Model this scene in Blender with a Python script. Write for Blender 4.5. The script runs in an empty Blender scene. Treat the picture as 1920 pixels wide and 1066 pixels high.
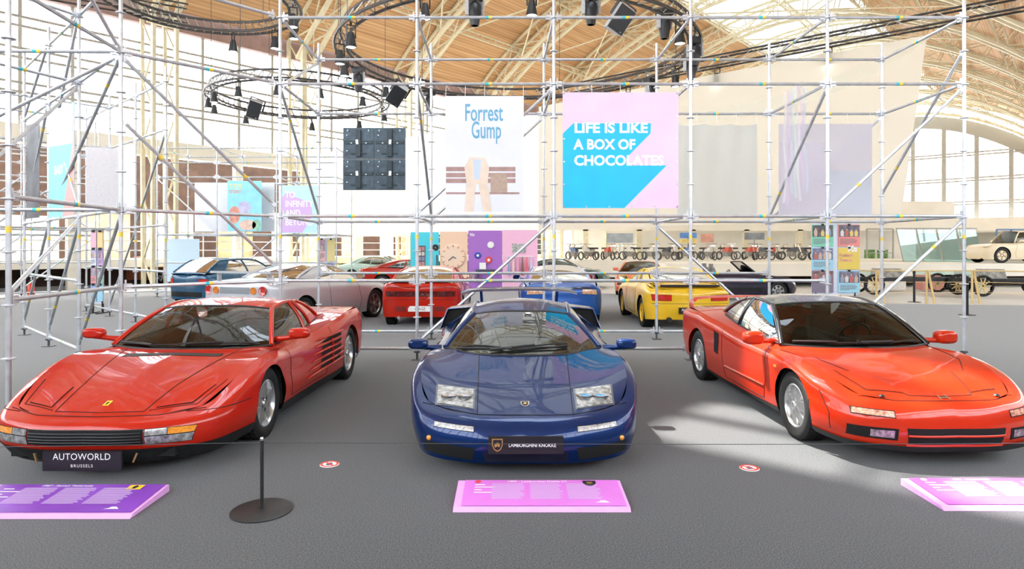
import bpy, bmesh, math, random
import numpy as np
from mathutils import Vector, Matrix
from mathutils.bvhtree import BVHTree

random.seed(7)
SC = bpy.context.scene
COL = SC.collection
R_ = math.radians

# ------------------------------------------------------------------ camera, sky, sun, exposure
F = 1190.0; CX = 960.0; HY = 466.0; CH = 1.67          # focal length in pixels, vanishing point, eye height
cam_d = bpy.data.cameras.new('camera'); cam = bpy.data.objects.new('camera', cam_d); COL.objects.link(cam)
cam.location = (0, 0, CH); cam.rotation_euler = (R_(90), 0, 0)
cam_d.sensor_width = 36; cam_d.sensor_fit = 'HORIZONTAL'; cam_d.lens = F / 1920 * 36
cam_d.shift_y = -(533 - HY) / 1920; cam_d.clip_end = 400; cam_d.clip_start = .05
SC.camera = cam
SC.view_settings.view_transform = 'Standard'; SC.view_settings.look = 'None'
SC.view_settings.gamma = 1; SC.view_settings.use_curve_mapping = False
SC.view_settings.exposure = 0.86

W = bpy.data.worlds.new('sky'); SC.world = W; W.use_nodes = True
nt = W.node_tree; nt.nodes.clear()
wo = nt.nodes.new('ShaderNodeOutputWorld'); bg = nt.nodes.new('ShaderNodeBackground')
tc = nt.nodes.new('ShaderNodeTexCoord'); sx = nt.nodes.new('ShaderNodeSeparateXYZ'); rp = nt.nodes.new('ShaderNodeValToRGB')
nt.links.new(tc.outputs['Generated'], sx.inputs[0]); nt.links.new(sx.outputs[2], rp.inputs[0])
rp.color_ramp.elements[0].position = 0.0; rp.color_ramp.elements[0].color = (1.0, .99, .97, 1)
rp.color_ramp.elements[1].position = 0.7; rp.color_ramp.elements[1].color = (.80, .90, 1.0, 1)
nt.links.new(rp.outputs[0], bg.inputs[0]); bg.inputs[1].default_value = 5.0
nt.links.new(bg.outputs[0], wo.inputs[0])

sun_d = bpy.data.lights.new('sun', 'SUN'); sun = bpy.data.objects.new('sun', sun_d); COL.objects.link(sun)
SUN_DIR = Vector((.36, -.30, -.88)).normalized()         # the way the light travels
sun_d.energy = 12.0; sun_d.angle = R_(0.9); sun_d.color = (1, .94, .84)
sun.rotation_euler = SUN_DIR.to_track_quat('-Z', 'Y').to_euler(); sun.location = (-20, 20, 40)

def at(px, py, d):
    """world point seen at a pixel of the 1920x1066 photograph, d metres in front of the eye"""
    return Vector(((px - CX) / F * d, d, CH - (py - HY) / F * d))

# ------------------------------------------------------------------ materials
_M = {}
def mat(name, c=(.8, .8, .8), r=.5, m=0.0, coat=0.0, noise=0.0, ns=20.0, bump=0.0, emit=0.0, spec=.5, sheen=0.0):
    if name in _M: return _M[name]
    M = bpy.data.materials.new(name); M.use_nodes = True; t = M.node_tree; b = t.nodes['Principled BSDF']
    b.inputs['Base Color'].default_value = (*c, 1); b.inputs['Roughness'].default_value = r
    b.inputs['Metallic'].default_value = m; b.inputs['Coat Weight'].default_value = coat
    b.inputs['Coat Roughness'].default_value = .03; b.inputs['Specular IOR Level'].default_value = spec
    if noise > 0 or bump > 0:
        co = t.nodes.new('ShaderNodeTexCoord'); n = t.nodes.new('ShaderNodeTexNoise')
        n.inputs['Scale'].default_value = ns; n.inputs['Detail'].default_value = 5
        t.links.new(co.outputs['Object'], n.inputs['Vector'])
        if noise > 0:
            rr = t.nodes.new('ShaderNodeValToRGB')
            rr.color_ramp.elements[0].color = tuple(max(0, x * (1 - noise)) for x in c) + (1,)
            rr.color_ramp.elements[1].color = tuple(min(1, x * (1 + noise)) for x in c) + (1,)
            rr.color_ramp.elements[0].position = .3; rr.color_ramp.elements[1].position = .7
            t.links.new(n.outputs['Fac'], rr.inputs[0]); t.links.new(rr.outputs[0], b.inputs['Base Color'])
        if bump > 0:
            bp = t.nodes.new('ShaderNodeBump'); bp.inputs['Strength'].default_value = bump; bp.inputs['Distance'].default_value = .01
            t.links.new(n.outputs['Fac'], bp.inputs['Height']); t.links.new(bp.outputs[0], b.inputs['Normal'])
    if emit > 0:
        b.inputs['Emission Color'].default_value = (*c, 1); b.inputs['Emission Strength'].default_value = emit
    _M[name] = M; return M

def glass(name, tint=(.9, .95, .93), refl=1.0, ior=1.5, rough=0.0):
    if name in _M: return _M[name]
    M = bpy.data.materials.new(name); M.use_nodes = True; t = M.node_tree; t.nodes.clear()
    o = t.nodes.new('ShaderNodeOutputMaterial'); mx = t.nodes.new('ShaderNodeMixShader')
    tr = t.nodes.new('ShaderNodeBsdfTransparent'); gl = t.nodes.new('ShaderNodeBsdfGlossy'); fr = t.nodes.new('ShaderNodeFresnel')
    mu = t.nodes.new('ShaderNodeMath'); mu.operation = 'MULTIPLY'; mu.use_clamp = True; mu.inputs[1].default_value = refl
    tr.inputs[0].default_value = (*tint, 1); gl.inputs['Roughness'].default_value = rough; fr.inputs[0].default_value = ior
    t.links.new(fr.outputs[0], mu.inputs[0]); t.links.new(mu.outputs[0], mx.inputs[0])
    t.links.new(tr.outputs[0], mx.inputs[1]); t.links.new(gl.outputs[0], mx.inputs[2]); t.links.new(mx.outputs[0], o.inputs[0])
    _M[name] = M; return M

def translucent(name, c=(.95, .95, .95), tr=.6, sheer=0.0):
    """thin cloth or opal sheet: diffuse + light coming through"""
    if name in _M: return _M[name]
    M = bpy.data.materials.new(name); M.use_nodes = True; t = M.node_tree; t.nodes.clear()
    o = t.nodes.new('ShaderNodeOutputMaterial'); mx = t.nodes.new('ShaderNodeMixShader'); mx.inputs[0].default_value = tr
    a = t.nodes.new('ShaderNodeBsdfDiffuse'); b = t.nodes.new('ShaderNodeBsdfTranslucent')
    n = t.nodes.new('ShaderNodeTexNoise'); n.inputs['Scale'].default_value = 1.3
    rr = t.nodes.new('ShaderNodeValToRGB'); rr.color_ramp.elements[0].color = (*[x * .94 for x in c], 1); rr.color_ramp.elements[1].color = (*c, 1)
    t.links.new(n.outputs['Fac'], rr.inputs[0])
    t.links.new(rr.outputs[0], a.inputs[0]); t.links.new(rr.outputs[0], b.inputs[0])
    t.links.new(a.outputs[0], mx.inputs[1]); t.links.new(b.outputs[0], mx.inputs[2])
    last = mx
    if sheer > 0:
        m2 = t.nodes.new('ShaderNodeMixShader'); m2.inputs[0].default_value = sheer
        ts = t.nodes.new('ShaderNodeBsdfTransparent'); t.links.new(mx.outputs[0], m2.inputs[1]); t.links.new(ts.outputs[0], m2.inputs[2]); last = m2
    t.links.new(last.outputs[0], o.inputs[0]); _M[name] = M; return M

# ------------------------------------------------------------------ object helpers
def tag(o, label=None, cat=None, group=None, kind=None):
    if label: o['label'] = label
    if cat: o['category'] = cat
    if group: o['group'] = group
    if kind: o['kind'] = kind
    return o

def thing(name, label, cat, loc=(0, 0, 0), rz=0.0, group=None):
    o = bpy.data.objects.new(name, None); COL.objects.link(o); o.location = loc; o.rotation_euler = (0, 0, rz)
    o.empty_display_size = .1
    return tag(o, label, cat, group)

def copy_tree(o, parent=None):
    c = o.copy(); COL.objects.link(c)
    if parent is not None: c.parent = parent
    for ch in list(o.children): copy_tree(ch, c)
    return c

class MB:
    """collects shapes and links them as ONE mesh object"""
    def __init__(s): s.v = []; s.f = []; s.mi = []; s.cur = 0
    def mat(s, i): s.cur = i; return s
    def add(s, vs, fs):
        b = len(s.v); s.v.extend([tuple(map(float, p)) for p in vs])
        s.f.extend([tuple(b + i for i in f) for f in fs]); s.mi.extend([s.cur] * len(fs)); return s
    def hexa(s, p):                                          # 8 points: bottom ring 0-3, top ring 4-7
        return s.add(p, [(3, 2, 1, 0), (4, 5, 6, 7), (0, 1, 5, 4), (1, 2, 6, 5), (2, 3, 7, 6), (3, 0, 4, 7)])
    def box(s, c, d, rz=0.0, rx=0.0, ry=0.0):
        M = Matrix.Rotation(rz, 3, 'Z') @ Matrix.Rotation(ry, 3, 'Y') @ Matrix.Rotation(rx, 3, 'X'); c = Vector(c)
        q = [(-1, -1, -1), (1, -1, -1), (1, 1, -1), (-1, 1, -1), (-1, -1, 1), (1, -1, 1), (1, 1, 1), (-1, 1, 1)]
        return s.hexa([c + M @ Vector((a * d[0] / 2, b * d[1] / 2, e * d[2] / 2)) for a, b, e in q])
    def tube(s, a, b, r, n=8, r2=None, caps=True):
        a = Vector(a); b = Vector(b); d = (b - a)
        if d.length < 1e-6: return s
        d.normalize(); u = d.orthogonal().normalized(); w = d.cross(u); r2 = r if r2 is None else r2
        vs = []
        for k in range(n):
            t = 2 * math.pi * k / n; e = u * math.cos(t) + w * math.sin(t); vs += [a + e * r, b + e * r2]
        fs = [(2 * k, 2 * ((k + 1) % n), 2 * ((k + 1) % n) + 1, 2 * k + 1) for k in range(n)]
        if caps: fs += [tuple(2 * k for k in range(n))[::-1], tuple(2 * k + 1 for k in range(n))]
        return s.add(vs, fs)
    def bar(s, a, b, w, h, up=(0, 0, 1)):                    # rectangular bar from a to b
        a = Vector(a); b = Vector(b); d = (b - a).normalized(); up = Vector(up)
        u = d.cross(up)
        if u.length < 1e-4: u = d.orthogonal()
        u.normalize(); v = u.cross(d); p = []
        for e in (a, b):
            p += [e - u * w / 2 - v * h / 2, e + u * w / 2 - v * h / 2, e + u * w / 2 + v * h / 2, e - u * w / 2 + v * h / 2]
        return s.hexa(p)
    def path(s, pts, r, n=6, closed=False):
        pts = [Vector(p) for p in pts]; m = len(pts); vs = []; prev = None
        for i, p in enumerate(pts):
            if closed: d = pts[(i + 1) % m] - pts[i - 1]
            else: d = pts[min(i + 1, m - 1)] - pts[max(i - 1, 0)]
            d.normalize()
            u = d.orthogonal() if prev is None else (prev - d * prev.dot(d))
            u.normalize(); prev = u; w = d.cross(u)
            rr = r[i] if hasattr(r, '__len__') else r
            for k in range(n):
                t = 2 * math.pi * k / n; vs.append(p + (u * math.cos(t) + w * math.sin(t)) * rr)
        fs = []; e = m if closed else m - 1
        for i in range(e):
            j = (i + 1) % m
            for k in range(n): fs.append((i * n + k, i * n + (k + 1) % n, j * n + (k + 1) % n, j * n + k))
        if not closed: fs += [tuple(range(n))[::-1], tuple((m - 1) * n + k for k in range(n))]
        return s.add(vs, fs)
    def lathe(s, prof, n=24, c=(0, 0, 0), axis='z', sgn=1, caps=False):   # prof: (radius, height along axis)
        vs = []; m = len(prof)
        for k in range(n):
            t = 2 * math.pi * k / n; ct, st = math.cos(t), math.sin(t)
            for (r, h) in prof:
                h *= sgn
                p = (r * ct, r * st, h) if axis == 'z' else ((h, r * ct, r * st) if axis == 'x' else (r * ct, h, r * st))
                vs.append((p[0] + c[0], p[1] + c[1], p[2] + c[2]))
        fs = [(k * m + i, ((k + 1) % n) * m + i, ((k + 1) % n) * m + i + 1, k * m + i + 1) for k in range(n) for i in range(m - 1)]
        if caps: fs += [tuple(k * m for k in range(n))[::-1], tuple(k * m + m - 1 for k in range(n))]
        return s.add(vs, fs)
    def grid(s, G, mirror=False):
        G = np.asarray(G, float); a, b = G.shape[:2]
        fs = [(i * b + j, i * b + j + 1, (i + 1) * b + j + 1, (i + 1) * b + j) for i in range(a - 1) for j in range(b - 1)]
        s.add(G.reshape(-1, 3), fs)
        if mirror:
            H = G.copy(); H[..., 0] *= -1; s.add(H.reshape(-1, 3), [f[::-1] for f in fs])
        return s
    def poly(s, pts): return s.add(pts, [tuple(range(len(pts)))])
    def prism(s, pts, d):                                    # flat outline pushed along vector d
        pts = [Vector(p) for p in pts]; d = Vector(d); n = len(pts)
        return s.add(pts + [p + d for p in pts], [tuple(range(n))[::-1], tuple(n + i for i in range(n))] +
                     [(i, (i + 1) % n, n + (i + 1) % n, n + i) for i in range(n)])
    def build(s, name, m, parent=None, smooth=None, weld=0.0, fixn=False, kind=None):
        me = bpy.data.meshes.new(name); me.from_pydata(s.v, [], s.f)
        for x in (m if isinstance(m, (list, tuple)) else [m]): me.materials.append(x)
        if isinstance(m, (list, tuple)): me.polygons.foreach_set('material_index', s.mi)
        if weld or fixn:
            bm = bmesh.new(); bm.from_mesh(me)
            if weld: bmesh.ops.remove_doubles(bm, verts=bm.verts, dist=weld)
            if fixn: bmesh.ops.recalc_face_normals(bm, faces=bm.faces)
            bm.to_mesh(me); bm.free()
        if smooth is not None:
            me.polygons.foreach_set('use_smooth', [True] * len(me.polygons))
            if smooth < 180: me.set_sharp_from_angle(angle=R_(smooth))
        me.update()
        o = bpy.data.objects.new(name, me); COL.objects.link(o)
        if parent is not None: o.parent = parent
        if kind: o['kind'] = kind
        return o

def text_mesh(body, size, bold=0.0, xs=1.0, align='LEFT', shear=0.0, space=1.0):
    """flat text outline as vertex/face lists in the XY plane"""
    cu = bpy.data.curves.new('text', 'FONT'); cu.body = body; cu.size = size; cu.offset = bold; cu.align_x = align
    cu.shear = shear; cu.resolution_u = 3; cu.space_character = space
    o = bpy.data.objects.new('text', cu); COL.objects.link(o)
    dg = bpy.context.evaluated_depsgraph_get(); me = o.evaluated_get(dg).to_mesh()
    vs = [(v.co.x * xs, v.co.y, v.co.z) for v in me.vertices]; fs = [tuple(p.vertices) for p in me.polygons]
    o.evaluated_get(dg).to_mesh_clear(); bpy.data.objects.remove(o); bpy.data.curves.remove(cu)
    return vs, fs

def text(name, body, size, m, parent, M, bold=0.0, xs=1.0, align='LEFT', shear=0.0, space=1.0):
    """lettering as a part; M maps the text plane to the parent's space"""
    vs, fs = text_mesh(body, size, bold, xs, align, shear, space)
    return MB().add([M @ Vector(v) for v in vs], fs).build(name, m, parent)

def face_to(c, rz=0.0, tilt=0.0):
    """text plane standing upright facing -Y, moved to c"""
    return Matrix.Translation(c) @ Matrix.Rotation(rz, 4, 'Z') @ Matrix.Rotation(R_(90) + tilt, 4, 'X')

# ------------------------------------------------------------------ splines
def herm(P, n, kn=None):
    P = np.asarray(P, float); k = len(P)
    if kn is None:
        kn = np.concatenate([[0], np.cumsum(np.maximum(1e-5, np.linalg.norm(np.diff(P.reshape(k, -1), axis=0), axis=1)))])
    if k == 2:
        t = np.linspace(0, 1, n).reshape((n,) + (1,) * (P.ndim - 1)); return P[0] * (1 - t) + P[1] * t
    h = np.diff(kn); sh = (-1,) + (1,) * (P.ndim - 1); d = np.diff(P, axis=0) / h.reshape(sh)
    m = np.empty_like(P); m[1:-1] = (d[:-1] * h[1:].reshape(sh) + d[1:] * h[:-1].reshape(sh)) / (h[1:] + h[:-1]).reshape(sh)
    m[0] = 1.5 * d[0] - .5 * m[1]; m[-1] = 1.5 * d[-1] - .5 * m[-2]
    t = np.linspace(0, kn[-1], n); i = np.clip(np.searchsorted(kn, t, side='right') - 1, 0, k - 2)
    s = ((t - kn[i]) / h[i]).reshape(sh); hh = h[i].reshape(sh)
    return ((2 * s**3 - 3 * s**2 + 1) * P[i] + (s**3 - 2 * s**2 + s) * hh * m[i] + (-2 * s**3 + 3 * s**2) * P[i + 1] + (s**3 - s**2) * hh * m[i + 1])

def knots(A):                                                # A (rows, cps, 3): mean chord knots along the rows
    d = np.linalg.norm(np.diff(A, axis=1), axis=2).mean(axis=0)
    return np.concatenate([[0], np.cumsum(np.maximum(d, 1e-4))])

def loft(rows, nu, nv, vlin=False):
    A = np.asarray(rows, float); ku = knots(A)
    B = herm(A.transpose(1, 0, 2), nu, ku).transpose(1, 0, 2)
    kv = knots(B.transpose(1, 0, 2))
    if vlin or len(rows) == 2:
        t = np.linspace(0, kv[-1], nv); G = np.empty((nv, nu, 3))
        for i, tt in enumerate(t):
            k = min(len(kv) - 2, int(np.searchsorted(kv, tt, side='right') - 1)); s = (tt - kv[k]) / (kv[k + 1] - kv[k])
            G[i] = B[k] * (1 - s) + B[k + 1] * s
    else: G = herm(B, nv, kv)
    return G, [int(round(k / ku[-1] * (nu - 1))) for k in ku]
# ------------------------------------------------------------------ the hall: a barrel vault on lattice ribs, running to the right into the distance
HALL_RZ = math.atan2(.749, .663)
def hall(): 
    return dict(rot=HALL_RZ)
SKIN = np.array([(-30, 10.6), (-28, 12.2), (-25, 14.0), (-22, 15.3), (-19.3, 16.2), (-15, 16.9), (-10.5, 16.4), (-7, 15.2), (-4, 13.6), (-1, 11.4), (1.5, 9.2), (3.5, 7.0), (5.0, 5.0)])
SKIN[:, 1] += CH
A0, A1 = -13.0, 86.0
_sn = herm(SKIN, 61)
def skin_at(t): return herm(SKIN, 1001)[int(t * 1000)]
def inset(P, d):
    T = np.gradient(P, axis=0); N = np.stack([T[:, 1], -T[:, 0]], 1); N /= np.linalg.norm(N, axis=1)[:, None]; return P + N * d

def plank_mat():
    M = bpy.data.materials.new('ceiling_planks'); M.use_nodes = True; t = M.node_tree; b = t.nodes['Principled BSDF']
    co = t.nodes.new('ShaderNodeTexCoord'); mp = t.nodes.new('ShaderNodeMapping'); mp.inputs['Scale'].default_value = (.12, 3.6, .6)
    n = t.nodes.new('ShaderNodeTexNoise'); n.inputs['Scale'].default_value = 1.6; n.inputs['Detail'].default_value = 6
    w = t.nodes.new('ShaderNodeTexWave'); w.bands_direction = 'Y'; w.inputs['Scale'].default_value = .55; w.inputs['Distortion'].default_value = .3
    r = t.nodes.new('ShaderNodeValToRGB'); r.color_ramp.elements[0].color = (.50, .26, .105, 1); r.color_ramp.elements[1].color = (.82, .52, .27, 1)
    r.color_ramp.elements[0].position = .25; r.color_ramp.elements[1].position = .75
    mx = t.nodes.new('ShaderNodeMixRGB'); mx.blend_type = 'MULTIPLY'; mx.inputs[0].default_value = .22
    t.links.new(co.outputs['Object'], mp.inputs[0]); t.links.new(mp.outputs[0], n.inputs['Vector']); t.links.new(mp.outputs[0], w.inputs['Vector'])
    t.links.new(n.outputs['Fac'], r.inputs[0]); t.links.new(r.outputs[0], mx.inputs[1]); t.links.new(w.outputs['Color'], mx.inputs[2]); t.links.new(mx.outputs[0], b.inputs['Base Color'])
    b.inputs['Roughness'].default_value = .6
    return M
PLANK = plank_mat()
CREAM = mat('cream_steel', (.70, .64, .46), .5, noise=.08, ns=4)
CREAMW = mat('cream_wall', (.86, .82, .72), .7, noise=.04, ns=1)
MAUVE = mat('mauve_fascia', (.36, .24, .22), .7, noise=.15, ns=2)
WFRAME = mat('window_steel', (.42, .40, .36), .5, noise=.1, ns=6)
PANE = glass('hall_pane', (.97, .98, .99), .6, 1.45)
OPAL = translucent('opal_rooflight', (.44, .44, .43), .75)

def carpet_mat():
    M = bpy.data.materials.new('grey_carpet'); M.use_nodes = True; t = M.node_tree; b = t.nodes['Principled BSDF']
    co = t.nodes.new('ShaderNodeTexCoord'); n = t.nodes.new('ShaderNodeTexNoise'); n.inputs['Scale'].default_value = 120; n.inputs['Detail'].default_value = 8; n.inputs['Roughness'].default_value = .75
    n2 = t.nodes.new('ShaderNodeTexNoise'); n2.inputs['Scale'].default_value = 1.1; n2.inputs['Detail'].default_value = 4
    r = t.nodes.new('ShaderNodeValToRGB'); e = r.color_ramp.elements; e[0].position = .42; e[0].color = (.008, .009, .010, 1); e[1].position = .60; e[1].color = (.132, .140, .150, 1)
    r2 = t.nodes.new('ShaderNodeValToRGB'); r2.color_ramp.elements[0].color = (.86, .86, .86, 1); r2.color_ramp.elements[1].color = (1, 1, 1, 1)
    mx = t.nodes.new('ShaderNodeMixRGB'); mx.blend_type = 'MULTIPLY'; mx.inputs[0].default_value = 1
    bp = t.nodes.new('ShaderNodeBump'); bp.inputs['Strength'].default_value = .15; bp.inputs['Distance'].default_value = .004
    for q in (n, n2): t.links.new(co.outputs['Object'], q.inputs['Vector'])
    t.links.new(n.outputs['Fac'], r.inputs[0]); t.links.new(n2.outputs['Fac'], r2.inputs[0]); t.links.new(r.outputs[0], mx.inputs[1]); t.links.new(r2.outputs[0], mx.inputs[2])
    t.links.new(mx.outputs[0], b.inputs['Base Color']); t.links.new(n.outputs['Fac'], bp.inputs['Height']); t.links.new(bp.outputs[0], b.inputs['Normal'])
    b.inputs['Roughness'].default_value = .85; b.inputs['Sheen Weight'].default_value = .45; b.inputs['Sheen Roughness'].default_value = .35
    return M
# floor: pale concrete base, grey carpet platform on it
fl = MB().box((10, 25, -.12), (150, 170, .1)).build('floor', mat('pale_floor', (.62, .60, .56), .5, noise=.1, ns=.6), kind='structure')
cp = [(-40, -14), (22, -14), (22, 17.6), (11.2, 19.4), (2, 24.5), (-6, 29), (-40, 29)]
MB().prism([(x, y, -.06) for x, y in cp], (0, 0, .06)).build('carpet', carpet_mat(), fl)

# ceiling skin in strips: planks, opal rooflight along the ridge, unseen clear panes added over the near cars
ceil = bpy.data.objects.new('ceiling', None)
COL.objects.link(ceil); ceil.rotation_euler = (0, 0, HALL_RZ); ceil['kind'] = 'structure'
def L(a, b, z): return (a, -b, z)                              # hall coordinates -> local point
def strip(name, m, b0, b1, a0=A0, a1=A1, th=.06, parent=ceil, off=0.0):
    P = herm(SKIN, 241); P = inset(P, off) if off else P; e0 = max(b0, P[0, 0]); e1 = min(b1, P[-1, 0]); zi = lambda b: np.interp(b, P[:, 0], P[:, 1]); P = np.array([(e0, zi(e0))] + [tuple(q) for q in P if e0 + .02 < q[0] < e1 - .02] + [(e1, zi(e1))])
    mb = MB(); n = len(P); na = max(2, int((a1 - a0) / 8))
    G = np.array([[L(a0 + (a1 - a0) * j / (na - 1), p[0], p[1]) for j in range(na)] for p in P]); mb.grid(G)
    G2 = G.copy(); G2[..., 2] += th; mb.grid(G2)
    return mb.build(name, m, parent, 60)
strip('planking', PLANK, -30, -19.3)
strip('planking', PLANK, -10.5, 5.0, 16.0, A1)
strip('rooflight', OPAL, -19.3, -10.5, 16.0, A1)
# the near part of the right slope: planks around unseen clear rooflights, laid out to cast the carpet's sun patch
BE = [-19.3, -12.8, -10.6, -8.6, -4.0, 5.0]; AE = [A0, 0.5, 4.75, 5.55, 5.75, 6.3, 13.0, 16.0]
for ib in range(5):
    for ia in range(7):
        b0, b1, a0, a1 = BE[ib], BE[ib + 1], AE[ia], AE[ia + 1]
        if ib in (1, 2) and ia in (2, 4): strip('rooflight', PANE, b0, b1, a0, a1, .02)
        elif (ib == 0 and ia >= 1) or (ib in (1, 2) and 1 <= ia): strip('rooflight', OPAL, b0, b1, a0, a1)
        elif ib == 3 and ia in (4, 5): strip('rooflight', PANE, b0, b1, a0, a1, .02)  # unseen clear panes added so the blue car's windscreen reflects bright sky
        else: strip('planking', PLANK, b0, b1, a0, a1)

RIBS = [3.5 + 6.8 * k for k in range(12)] + [85.0]
def rib(a):
    Pu = herm(SKIN, 241); lo = inset(Pu, 1.45); up = inset(Pu, .12); idx = list(range(0, 241, 12)); hw = .45
    ch = MB()
    for s in (-hw, hw):
        for q in range(len(idx) - 1):
            i, j = idx[q], idx[q + 1]
            ch.bar(L(a + s, *lo[i]), L(a + s, *lo[j]), .22, .14); ch.bar(L(a + s, *up[i]), L(a + s, *up[j]), .14, .12)
    o = ch.build('roof_truss', CREAM, ceil)
    wb = MB()
    for s in (-hw, hw):
        for q in range(len(idx) - 1):
            i, j = idx[q], idx[q + 1]
            wb.bar(L(a + s, *lo[i]), L(a + s, *up[j]), .06, .06) if q % 2 else wb.bar(L(a + s, *up[i]), L(a + s, *lo[j]), .06, .06)
            wb.bar(L(a + s, *lo[i]), L(a + s, *up[i]), .05, .05)
    for q in range(0, len(idx) - 1):
        i, j = idx[q], idx[q + 1]; s = hw if q % 2 else -hw
        wb.bar(L(a - s, *lo[i]), L(a + s, *lo[j]), .05, .05); wb.bar(L(a - hw, *lo[i]), L(a + hw, *lo[i]), .07, .05)
    wb.build('truss_lattice', CREAM, o, kind='stuff')
    # foot of the rib, standing on the floor on the left side
    ft = MB(); b0 = -29.2
    for s in (-hw, hw):
        ft.bar(L(a + s, b0 - .5, -.1), L(a + s, up[0][0] , up[0][1]), .2, .14, (1, 0, 0)); ft.bar(L(a + s, b0 + .55, -.1), L(a + s, lo[4][0], lo[4][1]), .22, .14, (1, 0, 0))
    for k in range(9):
        z0, z1 = 11.2 * k / 9, 11.2 * (k + 1) / 9
        for s in (-hw, hw): ft.bar(L(a + s, b0 - .5 if k % 2 else b0 + .6, z0), L(a + s, b0 + .6 if k % 2 else b0 - .5, z1), .07, .06)
    ft.build('truss_foot', CREAM, o, kind='stuff')
for a in RIBS: rib(a)
Pq = inset(herm(SKIN, 241), .75); Pl = inset(herm(SKIN, 241), .25)
for i in (24, 50, 74, 100, 126, 150, 174, 200):                 # lattice purlins from rib to rib
    mb = MB(); u, l = Pl[i], Pq[i]; mb.bar(L(A0, *u), L(A1, *u), .09, .08); mb.bar(L(A0, *l), L(A1, *l), .09, .08)
    a = 3.5 - 6.8
    while a < A1 - 1: mb.bar(L(a, *u), L(a, *l), .05, .05); mb.bar(L(a, *l), L(a + 1.13, *u), .035, .035); a += 1.1333
    mb.build('purlin', CREAM, ceil, kind='stuff')
mb = MB(); Pb = inset(herm(SKIN, 241), 1.3)
for k in range(len(RIBS) - 1):                                  # crossed wind bracing rods between ribs
    for i, j in ((24, 74), (74, 126), (126, 174)):
        mb.tube(L(RIBS[k] + .4, *Pb[i]), L(RIBS[k + 1] - .4, *Pb[j]), .045, 5, caps=False); mb.tube(L(RIBS[k] + .4, *Pb[j]), L(RIBS[k + 1] - .4, *Pb[i]), .045, 5, caps=False)
mb.build('bracing_rods', CREAM, ceil, kind='stuff')

# left long wall: glazing under a mauve fascia, gallery below
wl = bpy.data.objects.new('wall_left', None); COL.objects.link(wl); wl.rotation_euler = (0, 0, HALL_RZ); wl['kind'] = 'structure'
BL = -30.2; ZG0, ZG1 = 4.75 + CH, 9.75 + CH
MB().box((36, -BL, ZG1 + .6), (110, .3, 1.25)).build('fascia', MAUVE, wl)
MB().box((36, -BL, ZG0 - .35), (110, .5, .7)).build('gallery_beam', CREAMW, wl)
a = A0
k = 0
while a < A1:
    MB().box((a + 3.4, -BL + .05, (ZG0 + ZG1) / 2), (6.7, .02, ZG1 - ZG0)).build('window_pane', PANE, wl); a += 6.8
mb = MB()
a = A0
while a < A1: mb.box((a, -BL, (ZG0 + ZG1) / 2), (.12, .12, ZG1 - ZG0)); a += 1.7
for z in (ZG0 + 1.2, ZG0 + 2.5, ZG0 + 3.7): mb.box((36, -BL - .3, z), (110, .06, .09)); mb.box((36, -BL - .3, z + .35), (110, .06, .09))
mb.build('glazing_bars', WFRAME, wl, kind='stuff')
# gallery behind the beam: dark plank back wall, deck, posts
BRN = mat('brown_boards', (.10, .055, .038), .7, noise=.35, ns=2)
MB().box((36, -BL + 4.0, 3.0), (110, .2, 6.4)).build('gallery_back', BRN, wl)
MB().box((36, -BL + 2.0, 1.05), (110, 4.2, .35)).build('gallery_deck', CREAMW, wl)
a = A0
while a < A1: MB().box((a, -BL + .1, 3.0), (.35, .35, 6.0)).build('gallery_post', CREAMW, wl); a += 6.8
mb = MB(); a = A0
for z in (1.6, 2.0, 2.4): mb.box((36, -BL - .1, z), (110, .04, .05))
while a < A1: mb.box((a, -BL - .1, 1.8), (.04, .04, 1.2)); a += 1.7
mb.build('gallery_railing', mat('white_rail', (.85, .84, .82), .5, noise=.05), wl, kind='stuff')
rnd = random.Random(3); a = A0 + .5
SH = [mat('display_%s' % n, c, .6, noise=.2, ns=3) for n, c in (('tan', (.55, .35, .2)), ('charcoal', (.05, .05, .06)), ('white', (.85, .83, .8)), ('peach', (.75, .52, .36)))]
while a < 46:                                                    # display panels standing on the gallery
    w = rnd.uniform(.9, 2.2); h = rnd.uniform(1.2, 2.6); MB().box((a + w / 2, -BL + 1.2 + rnd.random(), 1.22 + h / 2), (w, .08, h)).build('display_panel', SH[rnd.randrange(4)], wl); a += w + rnd.uniform(.3, 1.2)

# right long wall and the wall behind the viewer: dark gallery fronts with glazing above
wr = bpy.data.objects.new('wall_right', None); COL.objects.link(wr); wr.rotation_euler = (0, 0, HALL_RZ); wr['kind'] = 'structure'
DIM = mat('dim_gallery', (.16, .13, .115), .7, noise=.3, ns=.7)
MB().box(L(36, 6.6, 2.1), (110, .3, 4.2)).build('gallery_front', DIM, wr); MB().box(L(36, 6.6, 5.6), (110, .03, 2.6)).build('window_pane', PANE, wr)
mb = MB(); a = A0
while a < A1: mb.box(L(a, 6.5, 5.6), (.1, .12, 2.6)); a += 2.27
mb.box(L(36, 6.5, 6.9), (110, .3, .3)); mb.build('glazing_bars', WFRAME, wr, kind='stuff')
wn = bpy.data.objects.new('wall_near', None); COL.objects.link(wn); wn.rotation_euler = (0, 0, HALL_RZ); wn['kind'] = 'structure'
MB().box(L(-13.2, -12, 2.6), (.3, 37, 5.2)).build('gallery_front', DIM, wn); mb = MB()
b = -29.0
while b < 5:
    zt = np.interp(b, SKIN[:, 0], SKIN[:, 1]); mb.box(L(-13.1, b, (5.2 + zt) / 2), (.14, .2, zt - 5.2)); b += 2.2
for z in (8, 11, 14): mb.box(L(-13.1, -12, z), (.1, 34, .14))
mb.build('glazing_bars', WFRAME, wn, kind='stuff')
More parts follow.
